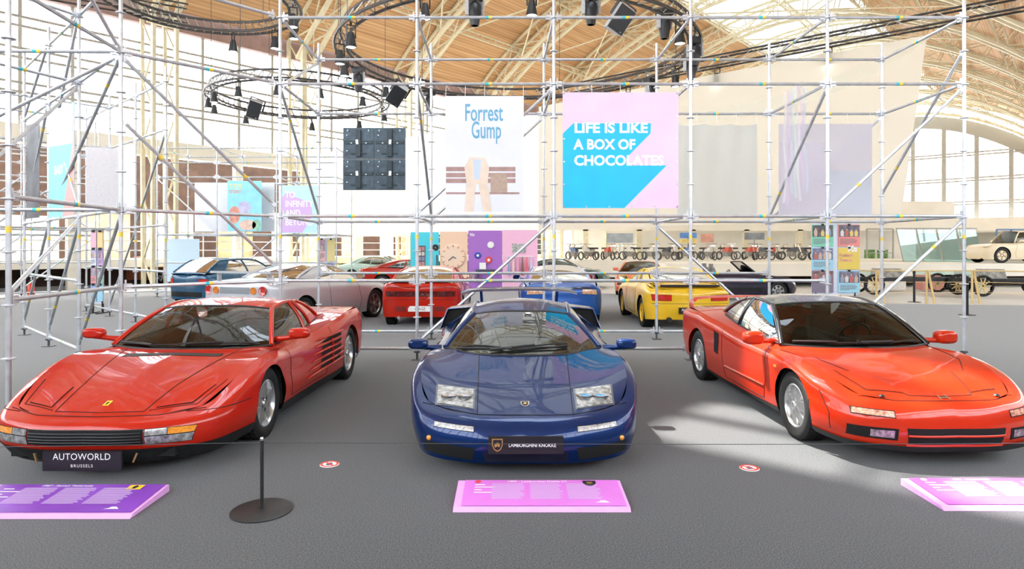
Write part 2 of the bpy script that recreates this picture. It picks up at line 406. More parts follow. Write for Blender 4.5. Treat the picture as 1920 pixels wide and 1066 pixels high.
MB().prism([L(-13.3, q[0], max(q[1], 5.3)) for q in SKIN[:-1]] + [L(-13.3, 4, 5.2), L(-13.3, -30, 5.2)], (.03, 0, 0)).build('window_pane', PANE, wn)

# far end: glazed gable under a grey arched fascia, white parapet of an upper gallery below it
we = bpy.data.objects.new('wall_far', None); COL.objects.link(we); we.rotation_euler = (0, 0, HALL_RZ); we['kind'] = 'structure'
Pe = inset(herm(SKIN, 121), 1.6); Pe2 = inset(herm(SKIN, 121), 3.0)
mb = MB()
for i in range(len(Pe) - 1):
    q = [L(86, *Pe2[i]), L(86, *Pe2[i + 1]), L(86, *Pe[i + 1]), L(86, *Pe[i])]; mb.prism(q, (.4, 0, 0))
mb.build('arch_fascia', mat('grey_fascia', (.42, .41, .38), .7, noise=.1), we)
ZP0, ZP1 = CH + 1.9, CH + 3.3
mb = MB()
b = -29.0
while b < 5:
    zt = np.interp(b, Pe[:, 0], Pe[:, 1]); mb.box(L(86.2, b, (ZP1 + zt) / 2), (.2, .42, zt - ZP1)); b += 3.0
for z in (ZP1 + 1.6, ZP1 + 1.9, ZP1 + 4.2, ZP1 + 4.5, ZP1 + 7.0, ZP1 + 7.3): mb.box(L(85.9, -13, z), (.1, 33, .17))
mb.build('gable_bars', WFRAME, we, kind='stuff')
b = -29.0
while b < 4:
    zt = min(np.interp(b, Pe[:, 0], Pe[:, 1]), np.interp(b + 3, Pe[:, 0], Pe[:, 1])) + .6; MB().box(L(86.35, b + 1.5, (ZP1 + zt) / 2), (.02, 2.94, zt - ZP1)).build('window_pane', PANE, we); b += 3.0
mb = MB(); b = -29
while b < 12: mb.box(L(83.8, b, ZP1 + .55), (.04, .04, 1.1)); b += .5
mb.box(L(83.8, -8, ZP1 + 1.1), (.06, 42, .06)); mb.build('gallery_railing', WFRAME, we, kind='stuff')
MB().box(L(84, -8, (ZP0 + ZP1) / 2), (.5, 46, ZP1 - ZP0)).build('parapet', CREAMW, we)
MB().box(L(88, -8, ZP0 - .05), (8, 46, .2)).build('gallery_deck', CREAMW, we)
MB().box(L(90, -8, 1.6), (.3, 46, 4.2)).build('lower_wall', CREAMW, we)
# ------------------------------------------------------------------ cars: local axes = (lateral, rearward from the front axle, up)
class Proj:
    def __init__(s, grids):
        v = []; f = []
        for G in grids:
            for sg in (1, -1):
                H = np.array(G, float); H[..., 0] *= sg; a, b = H.shape[:2]; o = len(v)
                v += [tuple(p) for p in H.reshape(-1, 3)]
                f += [(o + i * b + j, o + i * b + j + 1, o + (i + 1) * b + j + 1, o + (i + 1) * b + j) for i in range(a - 1) for j in range(b - 1)]
        s.b = BVHTree.FromPolygons(v, f)
    def hit(s, k, a, b):
        if k == 'L': o, d = Vector((4, a, b)), Vector((-1, 0, 0))
        elif k == 'R': o, d = Vector((-4, a, b)), Vector((1, 0, 0))
        elif k == 'T': o, d = Vector((a, b, 4)), Vector((0, 0, -1))
        elif k == 'F': o, d = Vector((a, -5, b)), Vector((0, 1, 0))
        else: o, d = Vector((a, 9, b)), Vector((0, -1, 0))
        p, n, i, q = s.b.ray_cast(o, d)
        if p is None: return None, None
        if n.dot(d) > 0: n = -n
        return p, n
    def pt(s, k, a, b, off=.003):
        p, n = s.hit(k, a, b)
        if p is None: return None
        return p + n * off
    def quad(s, k, q, nu=10, nv=6, off=.003, flat=0):
        """patch on the body; q: four corners (a,b) in the view plane, counter-clockwise from lower left; sides may be given as curves"""
        q = [np.array(c, float) for c in q]; G = np.zeros((nv, nu, 3)); last = None
        for i in range(nv):
            for j in range(nu):
                u, v = j / (nu - 1), i / (nv - 1)
                c = q[0] * (1 - u) * (1 - v) + q[1] * u * (1 - v) + q[2] * u * v + q[3] * (1 - u) * v
                p = s.pt(k, c[0], c[1], off)
                if p is None: p = last if last is not None else Vector((0, 0, 0))
                last = p; G[i, j] = p
        return G
    def line(s, k, pts, off=.002, n=4, dens=.04):
        out = []
        for (a, b) in zip(pts[:-1], pts[1:]):
            L = math.hypot(b[0] - a[0], b[1] - a[1]); m = max(2, int(L / dens) + 1)
            for i in range(m):
                if i == 0 and out: continue
                t = i / (m - 1); p = s.pt(k, a[0] + (b[0] - a[0]) * t, a[1] + (b[1] - a[1]) * t, off)
                if p is not None: out.append(p)
        return out

def other(k): return {'L': 'R', 'R': 'L'}.get(k, k)
def sides(k, q):
    """the same outline on both flanks, or left and right of the centre line"""
    if k == 'L': return [('L', q), ('R', q)]
    return [(k, q), (k, [(-a, b) for a, b in q])]

def arch_cut(G, holes):
    """faces of a grid kept outside the wheel circles, edge vertices drawn onto the circle"""
    G = np.array(G, float); a, b = G.shape[:2]; fl = G.reshape(-1, 3); inside = np.zeros(len(fl), bool)
    for (cy, cz, R) in holes:
        d = np.hypot(fl[:, 1] - cy, fl[:, 2] - cz); inside |= (d < R) & (np.abs(fl[:, 0]) > .4)
    fs = []
    used = np.zeros(len(fl), bool); near = np.zeros(len(fl), bool)
    for i in range(a - 1):
        for j in range(b - 1):
            f = (i * b + j, i * b + j + 1, (i + 1) * b + j + 1, (i + 1) * b + j); k = sum(inside[x] for x in f)
            if k == 0: fs.append(f)
            elif k < 4:
                for x in f:
                    if not inside[x]: near[x] = True
    for x in np.nonzero(near)[0]:
        best = None
        for (cy, cz, R) in holes:
            d = math.hypot(fl[x, 1] - cy, fl[x, 2] - cz)
            if best is None or abs(d - R) < best[0]: best = (abs(d - R), cy, cz, R, d)
        if best[0] < .08:
            _, cy, cz, R, d = best; fl[x, 1] = cy + (fl[x, 1] - cy) * R / d; fl[x, 2] = cz + (fl[x, 2] - cz) * R / d
    return fl, fs

def add_cut(mb, G, holes):
    fl, fs = arch_cut(G, holes); mb.add(fl, fs); H = fl.copy(); H[:, 0] *= -1; mb.add(H, [f[::-1] for f in fs])

RUB = mat('tyre_rubber', (.012, .012, .013), .75, noise=.3, ns=60)
BLK = mat('black_trim', (.012, .012, .013), .45, noise=.2, ns=40)
GAP = mat('panel_gap', (.004, .004, .004), .9)
CABIN = mat('cabin_dark', (.02, .018, .017), .75, noise=.3, ns=30)
SILVER = mat('alloy_silver', (.62, .63, .64), .28, .85, noise=.08, ns=30)
CHROME = mat('chrome', (.85, .85, .86), .08, 1.0)
MIRR = mat('mirror_glass', (.8, .82, .85), .03, 1.0)
LENS = mat('clear_lens', (.33, .335, .34), .22, .3, coat=1, noise=.7, ns=26)
AMBER = mat('amber_lens', (.85, .30, .03), .12, 0, coat=1, noise=.3, ns=60)
REDL = mat('red_lens', (.60, .03, .02), .12, 0, coat=1, noise=.3, ns=60)
CARGL = glass('car_glass', (.42, .47, .46), 1.35, 1.52)
CARGD = glass('car_glass_dark', (.30, .33, .33), 1.35, 1.52)
PLATE = mat('plate_black', (.014, .012, .016), .35, noise=.1)
WHITE = mat('white_print', (.92, .92, .92), .5)

def wheel(parent, lat, rear, r, w, n=5, sw=.055, rim_r=.66, m=None, dish=.02, style='star'):
    """tyre with tread and rim; the rim is a sub-part"""
    sg = 1 if lat > 0 else -1; c = (lat, rear, r); m = m or SILVER; q = rim_r * r
    t = MB()
    pr = [(q, -w * .46), (r * .84, -w * .5), (r * .955, -w * .47), (r * .995, -w * .38), (r, 0), (r * .995, w * .38), (r * .955, w * .47), (r * .84, w * .5), (q * 1.01, w * .44), (q * .97, w * .36)]
    t.lathe(pr, 40, c, 'x', sg)
    for k in range(44):                                       # tread blocks
        a = 2 * math.pi * k / 44
        for s2 in (-.3, 0, .3):
            t.box((lat + s2 * w * sg, rear + math.cos(a) * r * .996, r + math.sin(a) * r * .996), (w * .22, .012, r * .10), rx=a)
    o = t.build('wheel', RUB, parent, 50)
    b = MB()
    f = w * .42
    b.lathe([(q, f), (q * .95, f + .004), (q * .90, f - .012), (q * .88, f - .05), (q * .86, -w * .4)], 36, c, 'x', sg)
    b.lathe([(0, f - dish + .02), (r * .12, f - dish + .018), (r * .15, f - dish), (r * .16, f - dish - .03)], 20, c, 'x', sg)
    ro = q * .92
    for k in range(n):
        a = 2 * math.pi * k / n + .31
        def pt(rad, off, h): return (lat + sg * h, rear + math.cos(a) * rad - math.sin(a) * off, r + math.sin(a) * rad + math.cos(a) * off)
        i0, w0, w1 = r * .10, sw * .75, sw
        if style == 'star': w0, w1 = sw * 1.15, sw * .85
        b.hexa([pt(i0, -w0, f - dish - .035), pt(i0, w0, f - dish - .035), pt(ro, w1, f - .055), pt(ro, -w1, f - .055),
                pt(i0, -w0 * .8, f - dish + .008), pt(i0, w0 * .8, f - dish + .008), pt(ro, w1 * .85, f - .012), pt(ro, -w1 * .85, f - .012)])
        if style == 'star':                                   # bolt heads
            aa = a + math.pi / n; b.tube((lat + sg * (f - dish), rear + math.cos(aa) * r * .10, r + math.sin(aa) * r * .10), (lat + sg * (f - dish + .022), rear + math.cos(aa) * r * .10, r + math.sin(aa) * r * .10), .009, 6)
    b.build('rim', m, o, 40)
    d = MB(); d.lathe([(0, -w * .12), (q * .75, -w * .12), (q * .75, -w * .02), (0, -w * .02)], 24, c, 'x', sg)
    d.build('brake_disc', mat('brake_steel', (.16, .16, .16), .45, .8, noise=.2), o, 40)
    return o

def make_car(name, label, loc, yaw, S, group=None):
    root = thing(name, label, 'car', loc, yaw, group); P = S['paint']
    fs_, ls_ = S.get('fscale', 1.0), S.get('lscale', 1.0)
    if fs_ != 1 or ls_ != 1:
        def sc3(p):
            return (p[0] * ls_, p[1] * fs_ if p[1] < -.4 else (p[1] if p[1] >= 0 else p[1] * (1 + (fs_ - 1) * min(1, -p[1] / .4))), p[2])
        def rec(o): return sc3(o) if isinstance(o, tuple) else [rec(x) for x in o]
        for k in ('ring', 'under', 'hood', 'shelf', 'extra', 'deck', 'WB', 'WT', 'RT', 'RB', 'GB', 'rail', 'roofmid'):
            if k in S: S[k] = rec(S[k])
    ring, ui = loft(S['ring'], S.get('nu', 260), S.get('nv', 34), S.get('vlin', False))
    fr, rr, wb = S['fr'], S['rr'], S['wb']; ar = S.get('arch', (.055, .055))
    holes = [(0, fr, fr + ar[0]), (wb, rr, rr + ar[1])]
    i0, i1 = ui[S.get('bump_i', 3)], ui[S.get('tail_i', 9)]
    mb = MB(); add_cut(mb, ring[:, :i0 + 1], holes); mb.build('front_bumper', P, root, 40, .0005)
    mb = MB(); add_cut(mb, ring[:, i0:i1 + 1], holes)
    grids = [ring]
    if 'shelf' in S:
        g, _ = loft(S['shelf'], 60, 10); grids.append(g); mb.grid(g, True)
    for dk in S.get('extra', []):
        g, _ = loft(dk, 40, 14); grids.append(g); mb.grid(g, True)
    mb.build('body', P, root, 40, .0005)
    mb = MB(); add_cut(mb, ring[:, i1:], holes); mb.build('rear_bumper', P, root, 40, .0005)
    hood, _ = loft(S['hood'], 50, 40); grids.append(hood); MB().grid(hood, True).build('hood', P, root, 40, .0005)
    if 'deck' in S:
        deck, _ = loft(S['deck'], 40, 24); grids.append(deck); MB().grid(deck, True).build('rear_deck', S.get('deck_mat', P), root, 40, .0005)
    if 'under' in S:                                          # black lower skirt
        g, _ = loft(S['under'], 200, 8); mb = MB(); add_cut(mb, g, holes); mb.build('side_skirt', S.get('under_mat', BLK), root, 40, .0005); grids.append(g)
    # floor pan
    pan = MB()
    for (cy, cz, Rr) in []:
        mb = MB()
        for sg in (1, -1):
            xo = max(abs(ring[:, :, 0][np.abs(ring[:, :, 1] - cy) < .3]).max() - .06, .6) * sg; xi = .45 * sg; vs = []; n = 22
            for k in range(n + 1):
                a = math.pi * (k / n * 1.16 - .08); vs += [(xo, cy + math.cos(a) * (Rr + .004), cz + math.sin(a) * (Rr + .004)), (xi, cy + math.cos(a) * (Rr + .004), cz + math.sin(a) * (Rr + .004))]
            mb.add(vs, [(2 * k, 2 * k + 1, 2 * k + 3, 2 * k + 2) for k in range(n)])
            mb.add([vs[2 * k + 1] for k in range(n + 1)], [tuple(range(n + 1))])
        mb.build('wheel_arch', GAP, root, 40)
    zb = S.get('pan_z', .17); y0, y1 = ring[..., 1].min() + .12, ring[..., 1].max() - .12
    mb = MB(); hw = S['hw']
    mb.hexa([(-hw * .62, y0, zb), (hw * .62, y0, zb), (hw * .62, y1, zb + .06), (-hw * .62, y1, zb + .06), (-hw * .62, y0, zb + .06), (hw * .62, y0, zb + .06), (hw * .62, y1, zb + .2), (-hw * .62, y1, zb + .2)])
    mb.hexa([(-hw * .9, fr + .1, zb), (hw * .9, fr + .1, zb), (hw * .9, wb - rr - .1, zb), (-hw * .9, wb - rr - .1, zb)] + [(-hw * .88, fr + .1, zb + .1), (hw * .88, fr + .1, zb + .1), (hw * .88, wb - rr - .1, zb + .1), (-hw * .88, wb - rr - .1, zb + .1)])
    mb.build('floor_pan', GAP, root)
    # greenhouse
    def half(c, n=9): return herm(c, n)
    if 'WB' in S:
        gl = S.get('glass', CARGL); RM = S.get('roof_mat', P)
        WB, WT, RT, RB = (np.array(S[k], float) for k in ('WB', 'WT', 'RT', 'RB')); rail, GB = np.array(S['rail'], float), np.array(S['GB'], float)
        def bulged(a, b, n, nv, off):
            A, B = herm(a, n), herm(b, n); G = np.zeros((nv, n, 3))
            for i in range(nv):
                t = i / (nv - 1); G[i] = A * (1 - t) + B * t + np.array(off) * 4 * t * (1 - t)
            return G
        ws = bulged(WB, WT, 14, 12, S.get('wsb', (0, -.012, .02))); MB().grid(ws, True).build('windshield', gl, root, 60, .0005); grids.append(ws)
        RX = [WT] + [np.array(x, float) for x in S['roofmid']] + [RT]
        roof, _ = loft(RX, 16, 20); grids.append(roof); MB().grid(roof, True).build('roof', RM, root, 50, .0005)
        sg_ = bulged(GB, rail, 40, 8, S.get('sideb', (.03, 0, 0))); grids.append(sg_)
        rg = bulged(RB, RT, 14, 10, S.get('rgb', (0, .01, .02))); grids.append(rg)
        a, b = S.get('win', (0.06, .94)); j0, j1 = int(a * 39), int(b * 39)
        for s2 in (1, -1):
            H = sg_[:, j0:j1 + 1].copy(); H[..., 0] *= s2; MB().grid(H).build('side_window', gl, root, 60)
        if j0 > 0 or j1 < 39:
            mb = MB()
            for s2 in (1, -1):
                for H in ([sg_[:, :j0 + 1]] if j0 > 0 else []) + ([sg_[:, j1:]] if j1 < 39 else []):
                    H = H.copy(); H[..., 0] *= s2; MB().grid(H).build('pillar', S.get('pillar_mat', RM), root, 50)
        MB().grid(rg, True).build('rear_window', S.get('rear_mat', gl), root, 60, .0005)
        # pillars, seals
        pr = S.get('pil_r', .03)
        for s2 in (1, -1):
            mb = MB()
            F3 = lambda p: (p[0] * s2, p[1], p[2])
            e = ws[:, -1]; mb.path([F3(p) for p in e], pr, 8)
            e = sg_[-1]; mb.path([F3(p) for p in e], pr * .8, 8)
            mb.path([F3(p) for p in rg[:, -1]], pr, 8)
            for u in S.get('bpil', []):
                j = int(u * 39); mb.path([F3(p) for p in sg_[:, j]], pr * .9, 8)
            mb.build('window_frame', S.get('pillar_mat', RM), root, 60)
        mb = MB()
        mb.path([tuple(p) for p in ws[0][::-1] * np.array([-1, 1, 1])][::1][:0] + [(-p[0], p[1], p[2]) for p in ws[0][::-1]] + [tuple(p) for p in ws[0][1:]], .011, 6)
        mb.path([(-p[0], p[1], p[2]) for p in ws[-1][::-1]] + [tuple(p) for p in ws[-1][1:]], .010, 6)
        for s2 in (1, -1): mb.path([(p[0] * s2, p[1], p[2]) for p in sg_[0]], .010, 6)
        mb.path([(-p[0], p[1], p[2]) for p in rg[0][::-1]] + [tuple(p) for p in rg[0][1:]], .009, 6)
        mb.build('window_seal', BLK, root, 60)
    pj = Proj(grids)
    for (cy, cz, Rr) in holes:                                # arch liners, kept below the wing tops
        for sg in (1, -1):
            xo = max(abs(ring[:, :, 0][np.abs(ring[:, :, 1] - cy) < .3]).max() - .05, .6) * sg; n = 22; G = []
            for k in range(n + 1):
                a = math.pi * (k / n * 1.16 - .08); row = []
                for t in (0, .12, .25, .5, .75, 1):
                    x = xo * (1 - t) + .45 * sg * t; y = cy + math.cos(a) * (Rr + .006); z = cz + math.sin(a) * (Rr + .006); p, q = pj.hit('T', x, y)
                    if p is not None and sg * x < abs(xo) - .0: z = min(z, p.z - .025)
                    row.append((x, y, z))
                G.append(row)
            mb = MB().grid(np.array(G)); mb.add([g[-1] for g in G], [tuple(range(n + 1))]); mb.build('wheel_arch', GAP, root, 40)
    for s2 in (1, -1):
        wx = S['wx']; wheel(root, s2 * wx[0], 0, fr, S['tw'][0], **S.get('wk', {})); wheel(root, s2 * wx[1], wb, rr, S['tw'][1], **S.get('wk', {}))
    return root, pj

def patch(root, pj, name, m, k, q, nu=10, nv=6, off=.003, both=False, frame=0.0, fm=None):
    """a fitted piece lying on the body (lamp, grille, badge); frame = dark or bright surround that shows as its edge"""
    for kk, qq in (sides(k, q) if both else [(k, q)]):
        if kk != k: pass
        o = MB().grid(pj.quad(kk, qq, nu, nv, off)).build(name, m, root, 60)
        if frame:
            c = np.mean(np.array(qq, float), axis=0); q2 = []
            for p in qq:
                p = np.array(p, float); d = p - c; q2.append(p + np.sign(d) * frame)
            MB().grid(pj.quad(kk, q2, nu + 2, nv + 2, off * .45)).build('surround', fm or GAP, o, 60)

def seams(root, pj, items, r=.0035, m=None, name='shut_line', off=.0005):
    mb = MB()
    for k, pts in items:
        for kk, pp in (sides(k, pts) if k in 'LTFB' else [(k, pts)]):
            L = pj.line(kk, pp, off)
            if len(L) > 1: mb.path(L, r, 5)
    mb.build(name, m or GAP, root)

def cabin(root, S, y_dash, y_seat, z0, hw, top, steer=1, seat_m=None, dash_m=None):
    sm = seat_m or CABIN; d = MB()
    d.hexa([(-hw, y_dash - .25, z0 + .28), (hw, y_dash - .25, z0 + .28), (hw, y_dash + .22, z0 + .2), (-hw, y_dash + .22, z0 + .2), (-hw * .95, y_dash - .3, z0 + .45), (hw * .95, y_dash - .3, z0 + .45), (hw * .95, y_dash + .12, z0 + .47), (-hw * .95, y_dash + .12, z0 + .47)])
    d.box((.36 * steer, y_dash + .05, z0 + .5), (.36, .22, .09)); d.box((0, (y_dash + y_seat) / 2 + .2, z0 + .2), (.2, .9, .2))
    d.build('dashboard', dash_m or CABIN, root)
    for s2 in (1, -1):
        b = MB(); x = .36 * s2
        b.hexa([(x - .24, y_seat - .45, z0 + .12), (x + .24, y_seat - .45, z0 + .12), (x + .24, y_seat + .1, z0 + .06), (x - .24, y_seat + .1, z0 + .06), (x - .2, y_seat - .47, z0 + .26), (x + .2, y_seat - .47, z0 + .26), (x + .2, y_seat + .1, z0 + .2), (x - .2, y_seat + .1, z0 + .2)])
        b.hexa([(x - .23, y_seat, z0 + .15), (x + .23, y_seat, z0 + .15), (x + .23, y_seat + .14, z0 + .15), (x - .23, y_seat + .14, z0 + .15), (x - .16, y_seat + .26, top - .18), (x + .16, y_seat + .26, top - .18), (x + .16, y_seat + .36, top - .18), (x - .16, y_seat + .36, top - .18)])
        b.box((x, y_seat + .32, top - .13), (.2, .08, .13)); b.build('seat', sm, root)
    w = MB(); c = Vector((.36 * steer, y_dash + .3, z0 + .5))
    ax = Vector((0, .9, .45)).normalized(); u = Vector((1, 0, 0)); v = ax.cross(u)
    w.path([c + (u * math.cos(a) + v * math.sin(a)) * .175 for a in [2 * math.pi * k / 24 for k in range(24)]], .014, 6, True)
    for a in (math.pi * .02, math.pi * .98, math.pi * 1.5): w.bar(c, c + (u * math.cos(a) + v * math.sin(a)) * .17, .03, .012)
    w.tube(c, c - ax * .3, .035, 8); w.build('steering_wheel', BLK, root, 40)

def mirror_pods(root, m, arm0, pod, size=(.2, .1, .12), arm_m=None):
    for s2 in (1, -1):
        b = MB(); n = 10; c = Vector((pod[0] * s2, pod[1], pod[2])); sx_, sy_, sz_ = size; rows = []
        for t, k in ((-.5, .55), (-.42, .85), (-.2, 1), (.25, 1.0), (.5, .9)):
            rows.append([(c.x + sx_ / 2 * k * math.copysign(abs(math.cos(a)) ** .6, math.cos(a)), c.y + sy_ * t, c.z + sz_ / 2 * k * math.copysign(abs(math.sin(a)) ** .6, math.sin(a))) for a in [2 * math.pi * q / 16 for q in range(17)]])
        b.grid(np.array(rows)); b.poly([p for p in rows[0][:-1]])
        a0 = Vector((arm0[0] * s2, arm0[1], arm0[2])); b.path([a0, (a0 + c) / 2 + Vector((0, -.01, -.015)), c + Vector((0, 0, -sz_ * .25))], [.032, .024, .03], 8)
        o = b.build('wing_mirror', m, root, 60)
        g = MB(); r2 = rows[-1][:-1]; g.poly([(p[0] * 1 + 0, p[1] + .001, p[2]) for p in r2]); g.build('mirror_glass', MIRR, o)

def wipers(root, pj, pairs):
    for k, pts in pairs:
        L = pj.line('T', pts, .02, dens=.06)
        if len(L) < 2: continue
        b = MB(); b.path(L, .009, 6); b.path([L[0] + Vector((0, 0, .004)), L[len(L) // 2] + Vector((0, 0, .012))], .012, 6); b.build('wiper', BLK, root, 60)
# ------------------------------------------------------------------ the three cars in front
RED = mat('red_paint', (.47, .014, .004), .40, 0, coat=.8, noise=.03, ns=3, spec=.1)
RED2 = mat('orange_red_paint', (.50, .024, .004), .40, 0, coat=.8, noise=.03, ns=3, spec=.1)
BLUE = mat('deep_blue_metallic', (.0025, .022, .11), .32, .35, coat=.75, noise=.06, ns=3, spec=.1)

def hero_blue():
    S = dict(paint=BLUE, lscale=.955, arch=(.03, .04), wb=2.65, fr=.30, rr=.325, hw=.94, wx=(.79, .76), tw=(.24, .34), pan_z=.13,
        ring=[[(0, -1.02, .10), (.45, -.99, .10), (.79, -.82, .11), (.93, -.42, .13), (.96, 0, .15), (.95, .45, .15), (.93, 1.3, .14), (.98, 2.0, .16), (1.0, 2.65, .2), (.9, 3.35, .25), (0, 3.42, .25)],
              [(0, -1.07, .24), (.45, -1.04, .24), (.83, -.83, .25), (.97, -.42, .28), (1.0, 0, .32), (.99, .45, .33), (.97, 1.3, .33), (1.01, 2.0, .36), (1.02, 2.65, .4), (.94, 3.38, .45), (0, 3.45, .45)],
              [(0, -1.03, .36), (.45, -1.0, .36), (.84, -.78, .38), (.975, -.42, .44), (1.0, 0, .5), (.985, .45, .5), (.96, 1.3, .5), (1.0, 2.0, .55), (1.01, 2.65, .6), (.93, 3.4, .64), (0, 3.46, .64)],
              [(0, -.96, .415), (.45, -.92, .42), (.83, -.70, .45), (.955, -.38, .56), (.985, 0, .645), (.97, .45, .655), (.93, 1.3, .68), (.96, 2.0, .74), (.97, 2.65, .78), (.9, 3.4, .78), (0, 3.45, .78)],
              [(0, -.93, .425), (.45, -.89, .43), (.79, -.66, .47), (.90, -.35, .585), (.925, 0, .675), (.91, .45, .70), (.88, 1.3, .73), (.92, 2.0, .79), (.92, 2.65, .83), (.86, 3.4, .82), (0, 3.44, .82)]],
        hood=[[(0, -.93, .425), (0, -.55, .53), (0, -.2, .615), (0, .14, .695)], [(.45, -.89, .43), (.45, -.52, .53), (.45, -.17, .615), (.45, .2, .70)],
              [(.70, -.74, .455), (.74, -.42, .565), (.76, -.06, .65), (.77, .40, .715)], [(.79, -.66, .47), (.90, -.35, .585), (.925, 0, .675), (.91, .45, .70)]],
        shelf=[[(.91, .45, .69), (.88, 1.3, .73), (.92, 2.0, .79)], [(.77, .42, .715), (.78, 1.2, .765), (.78, 2.0, .82)]],
        deck=[[(0, 2.0, 1.06), (0, 2.6, .96), (0, 3.1, .88), (0, 3.44, .82)], [(.5, 2.0, 1.01), (.48, 2.6, .94), (.5, 3.1, .87), (.5, 3.44, .82)], [(.6, 2.0, .98), (.6, 2.6, .93), (.62, 3.1, .87), (.6, 3.43, .82)]],
        WB=[(0, .14, .695), (.45, .20, .70), (.78, .50, .715)], WT=[(0, 1.02, 1.015), (.3, 1.04, 1.008), (.53, 1.10, .975)],
        roofmid=[[(0, 1.5, 1.098), (.3, 1.5, 1.085), (.545, 1.5, 1.04)]], RT=[(0, 2.0, 1.06), (.3, 2.0, 1.045), (.54, 2.0, 1.0)],
        RB=[(0, 2.02, 1.05), (.3, 2.02, 1.03), (.54, 2.02, .99)], GB=[(.78, .50, .715), (.79, 1.25, .765), (.78, 2.0, .82)], rail=[(.53, 1.10, .975), (.545, 1.5, 1.04), (.54, 2.0, 1.0)],
        win=(0, .93), pil_r=.028, glass=glass('car_glass_clear', (.55, .61, .60), 2.3, 1.52),
        wk=dict(n=5, sw=.06))
    root, pj = make_car('sports_car', 'deep blue low wedge sports car with rear wing and black number plate', (.10, 5.66, 0), 0, S)
    seams(root, pj, [('T', [(.36, -.895), (.40, .16)]), ('F', [(0, .428), (.36, .428), (.80, .462)]), ('L', [(.62, .72), (.68, .30), (.75, .2), (1.9, .2), (1.85, .45), (1.95, .78)])])
    mb = MB(); mb.path([(-.99, 0, 0)] * 2, .001, 3) if False else None
    # headlights: recessed rectangular lenses in a bright surround
    patch(root, pj, 'headlight', LENS, 'T', [(.40, -.82), (.685, -.71), (.705, -.46), (.41, -.52)], 12, 8, .006, True, .014, mat('lamp_bezel', (.10, .12, .16), .25, .3, coat=1))
    for s2 in (1, -1):
        for dx in (.475, .60):
            p = pj.pt('T', dx * s2, -.62, .009); MB().lathe([(0, .006), (.05, .003), (.062, 0)], 20, p, 'z').build('headlight', CHROME, root, 60)
    patch(root, pj, 'turn_signal', mat('ribbed_lens', (.38, .36, .35), .3, .1, coat=.5, noise=.6, ns=45), 'F', [(.38, .335), (.685, .342), (.68, .372), (.38, .366)], 10, 4, .004, True, .004)
    patch(root, pj, 'air_intake', GAP, 'F', [(.39, .125), (.76, .15), (.76, .235), (.37, .225)], 10, 4, .004, True)
    for s2 in (1, -1):
        p = pj.pt('F', .72 * s2, .255, .004); MB().lathe([(0, -.012), (.014, -.01), (.02, 0)], 14, p, 'y').build('marker_lamp', AMBER, root, 60)
    patch(root, pj, 'lip_vent', mat('dark_blue_grille', (.01, .012, .03), .4, noise=.3), 'F', [(-.30, .115), (.30, .115), (.31, .20), (-.31, .20)], 14, 4, .004)
    pl = MB().box((0, -1.10, .262), (.54, .018, .125)).build('number_plate', PLATE, root)
    text('lettering', 'LAMBORGHINI KNOKKE', .036, WHITE, pl, face_to((-.125, -1.1105, .25)), .0004, .86)
    shield = [(-.035, .04), (.035, .04), (.036, .0), (.022, -.032), (0, -.045), (-.022, -.032), (-.036, 0)]
    GOLD = mat('badge_gold', (.75, .45, .15), .3, .8)
    MB().poly([(x * 1.1 - .205, -1.1105, .265 + z * 1.1) for x, z in shield]).poly([(x * .86 - .205, -1.112, .265 + z * .86) for x, z in shield]).build('badge', [GOLD], pl)
    MB().poly([(x * .9 - .205, -1.1135, .265 + z * .9) for x, z in shield]).build('badge_field', PLATE, pl)
    MB().poly([(-.228, -1.115, .262), (-.213, -1.115, .28), (-.195, -1.115, .282), (-.185, -1.115, .268), (-.192, -1.115, .248), (-.205, -1.115, .258), (-.22, -1.115, .246)]).build('bull', GOLD, pl)
    c, n = pj.hit('T', 0, -.76); tz = math.atan2(-n.y, n.z)
    M4 = Matrix.Translation(c + n * .003) @ Matrix.Rotation(tz, 4, 'X') if False else Matrix.Translation(c + n * .003) @ Vector((0, 0, 1)).rotation_difference(n).to_matrix().to_4x4()
    b = MB(); b.add([M4 @ Vector((x * .95, z * .95, 0)) for x, z in shield], [tuple(range(7))])
    bd = b.build('badge', CHROME, root); MB().add([M4 @ Vector((x * .74, z * .74, .002)) for x, z in shield], [tuple(range(7))]).build('badge_field', PLATE, bd)
    MB().add([M4 @ Vector(p) for p in [(-.012, -.012, .004), (-.008, .01, .004), (.006, .014, .004), (.014, .004, .004), (.008, -.014, .004)]], [(0, 1, 2, 3, 4)]).build('bull', GOLD, bd)
    # engine scoops beside the cabin
    for s2 in (1, -1):
        b = MB(); st = [(1.88, [(.56, .985), (.86, .955), (.955, .72), (.80, .80)]), (2.3, [(.57, .985), (.86, .95), (.965, .78), (.8, .80)]), (2.9, [(.57, .925), (.84, .90), (.94, .80), (.8, .78)]), (3.4, [(.58, .84), (.80, .835), (.86, .80), (.8, .78)])]
        G = np.array([[(x * s2, y, z) for x, z in q + [q[0]]] for y, q in st]); G = herm(G, 16); b.grid(G); o = b.build('engine_scoop', BLUE, root, 50)
        q = st[0][1]; MB().poly([((.56 + .02) * s2, 1.90, .965), (.85 * s2, 1.90, .94), (.935 * s2, 1.90, .735), (.80 * s2, 1.90, .80)]).build('scoop_mouth', GAP, o)
        MB().path([(x * s2, 1.88, z) for x, z in q], .013, 6, True).build('scoop_rim', mat('blue_edge', (.05, .08, .2), .2, .4, coat=1), o, 60)
    b = MB()                                                   # rear wing
    sec = [(-.13, -.012), (-.06, .012), (.06, .016), (.14, .03), (.06, .0), (-.06, -.01)]
    xs = [(-.815, -.05), (-.72, -.02), (-.54, 0), (0, .008), (.54, 0), (.72, -.02), (.815, -.05)]
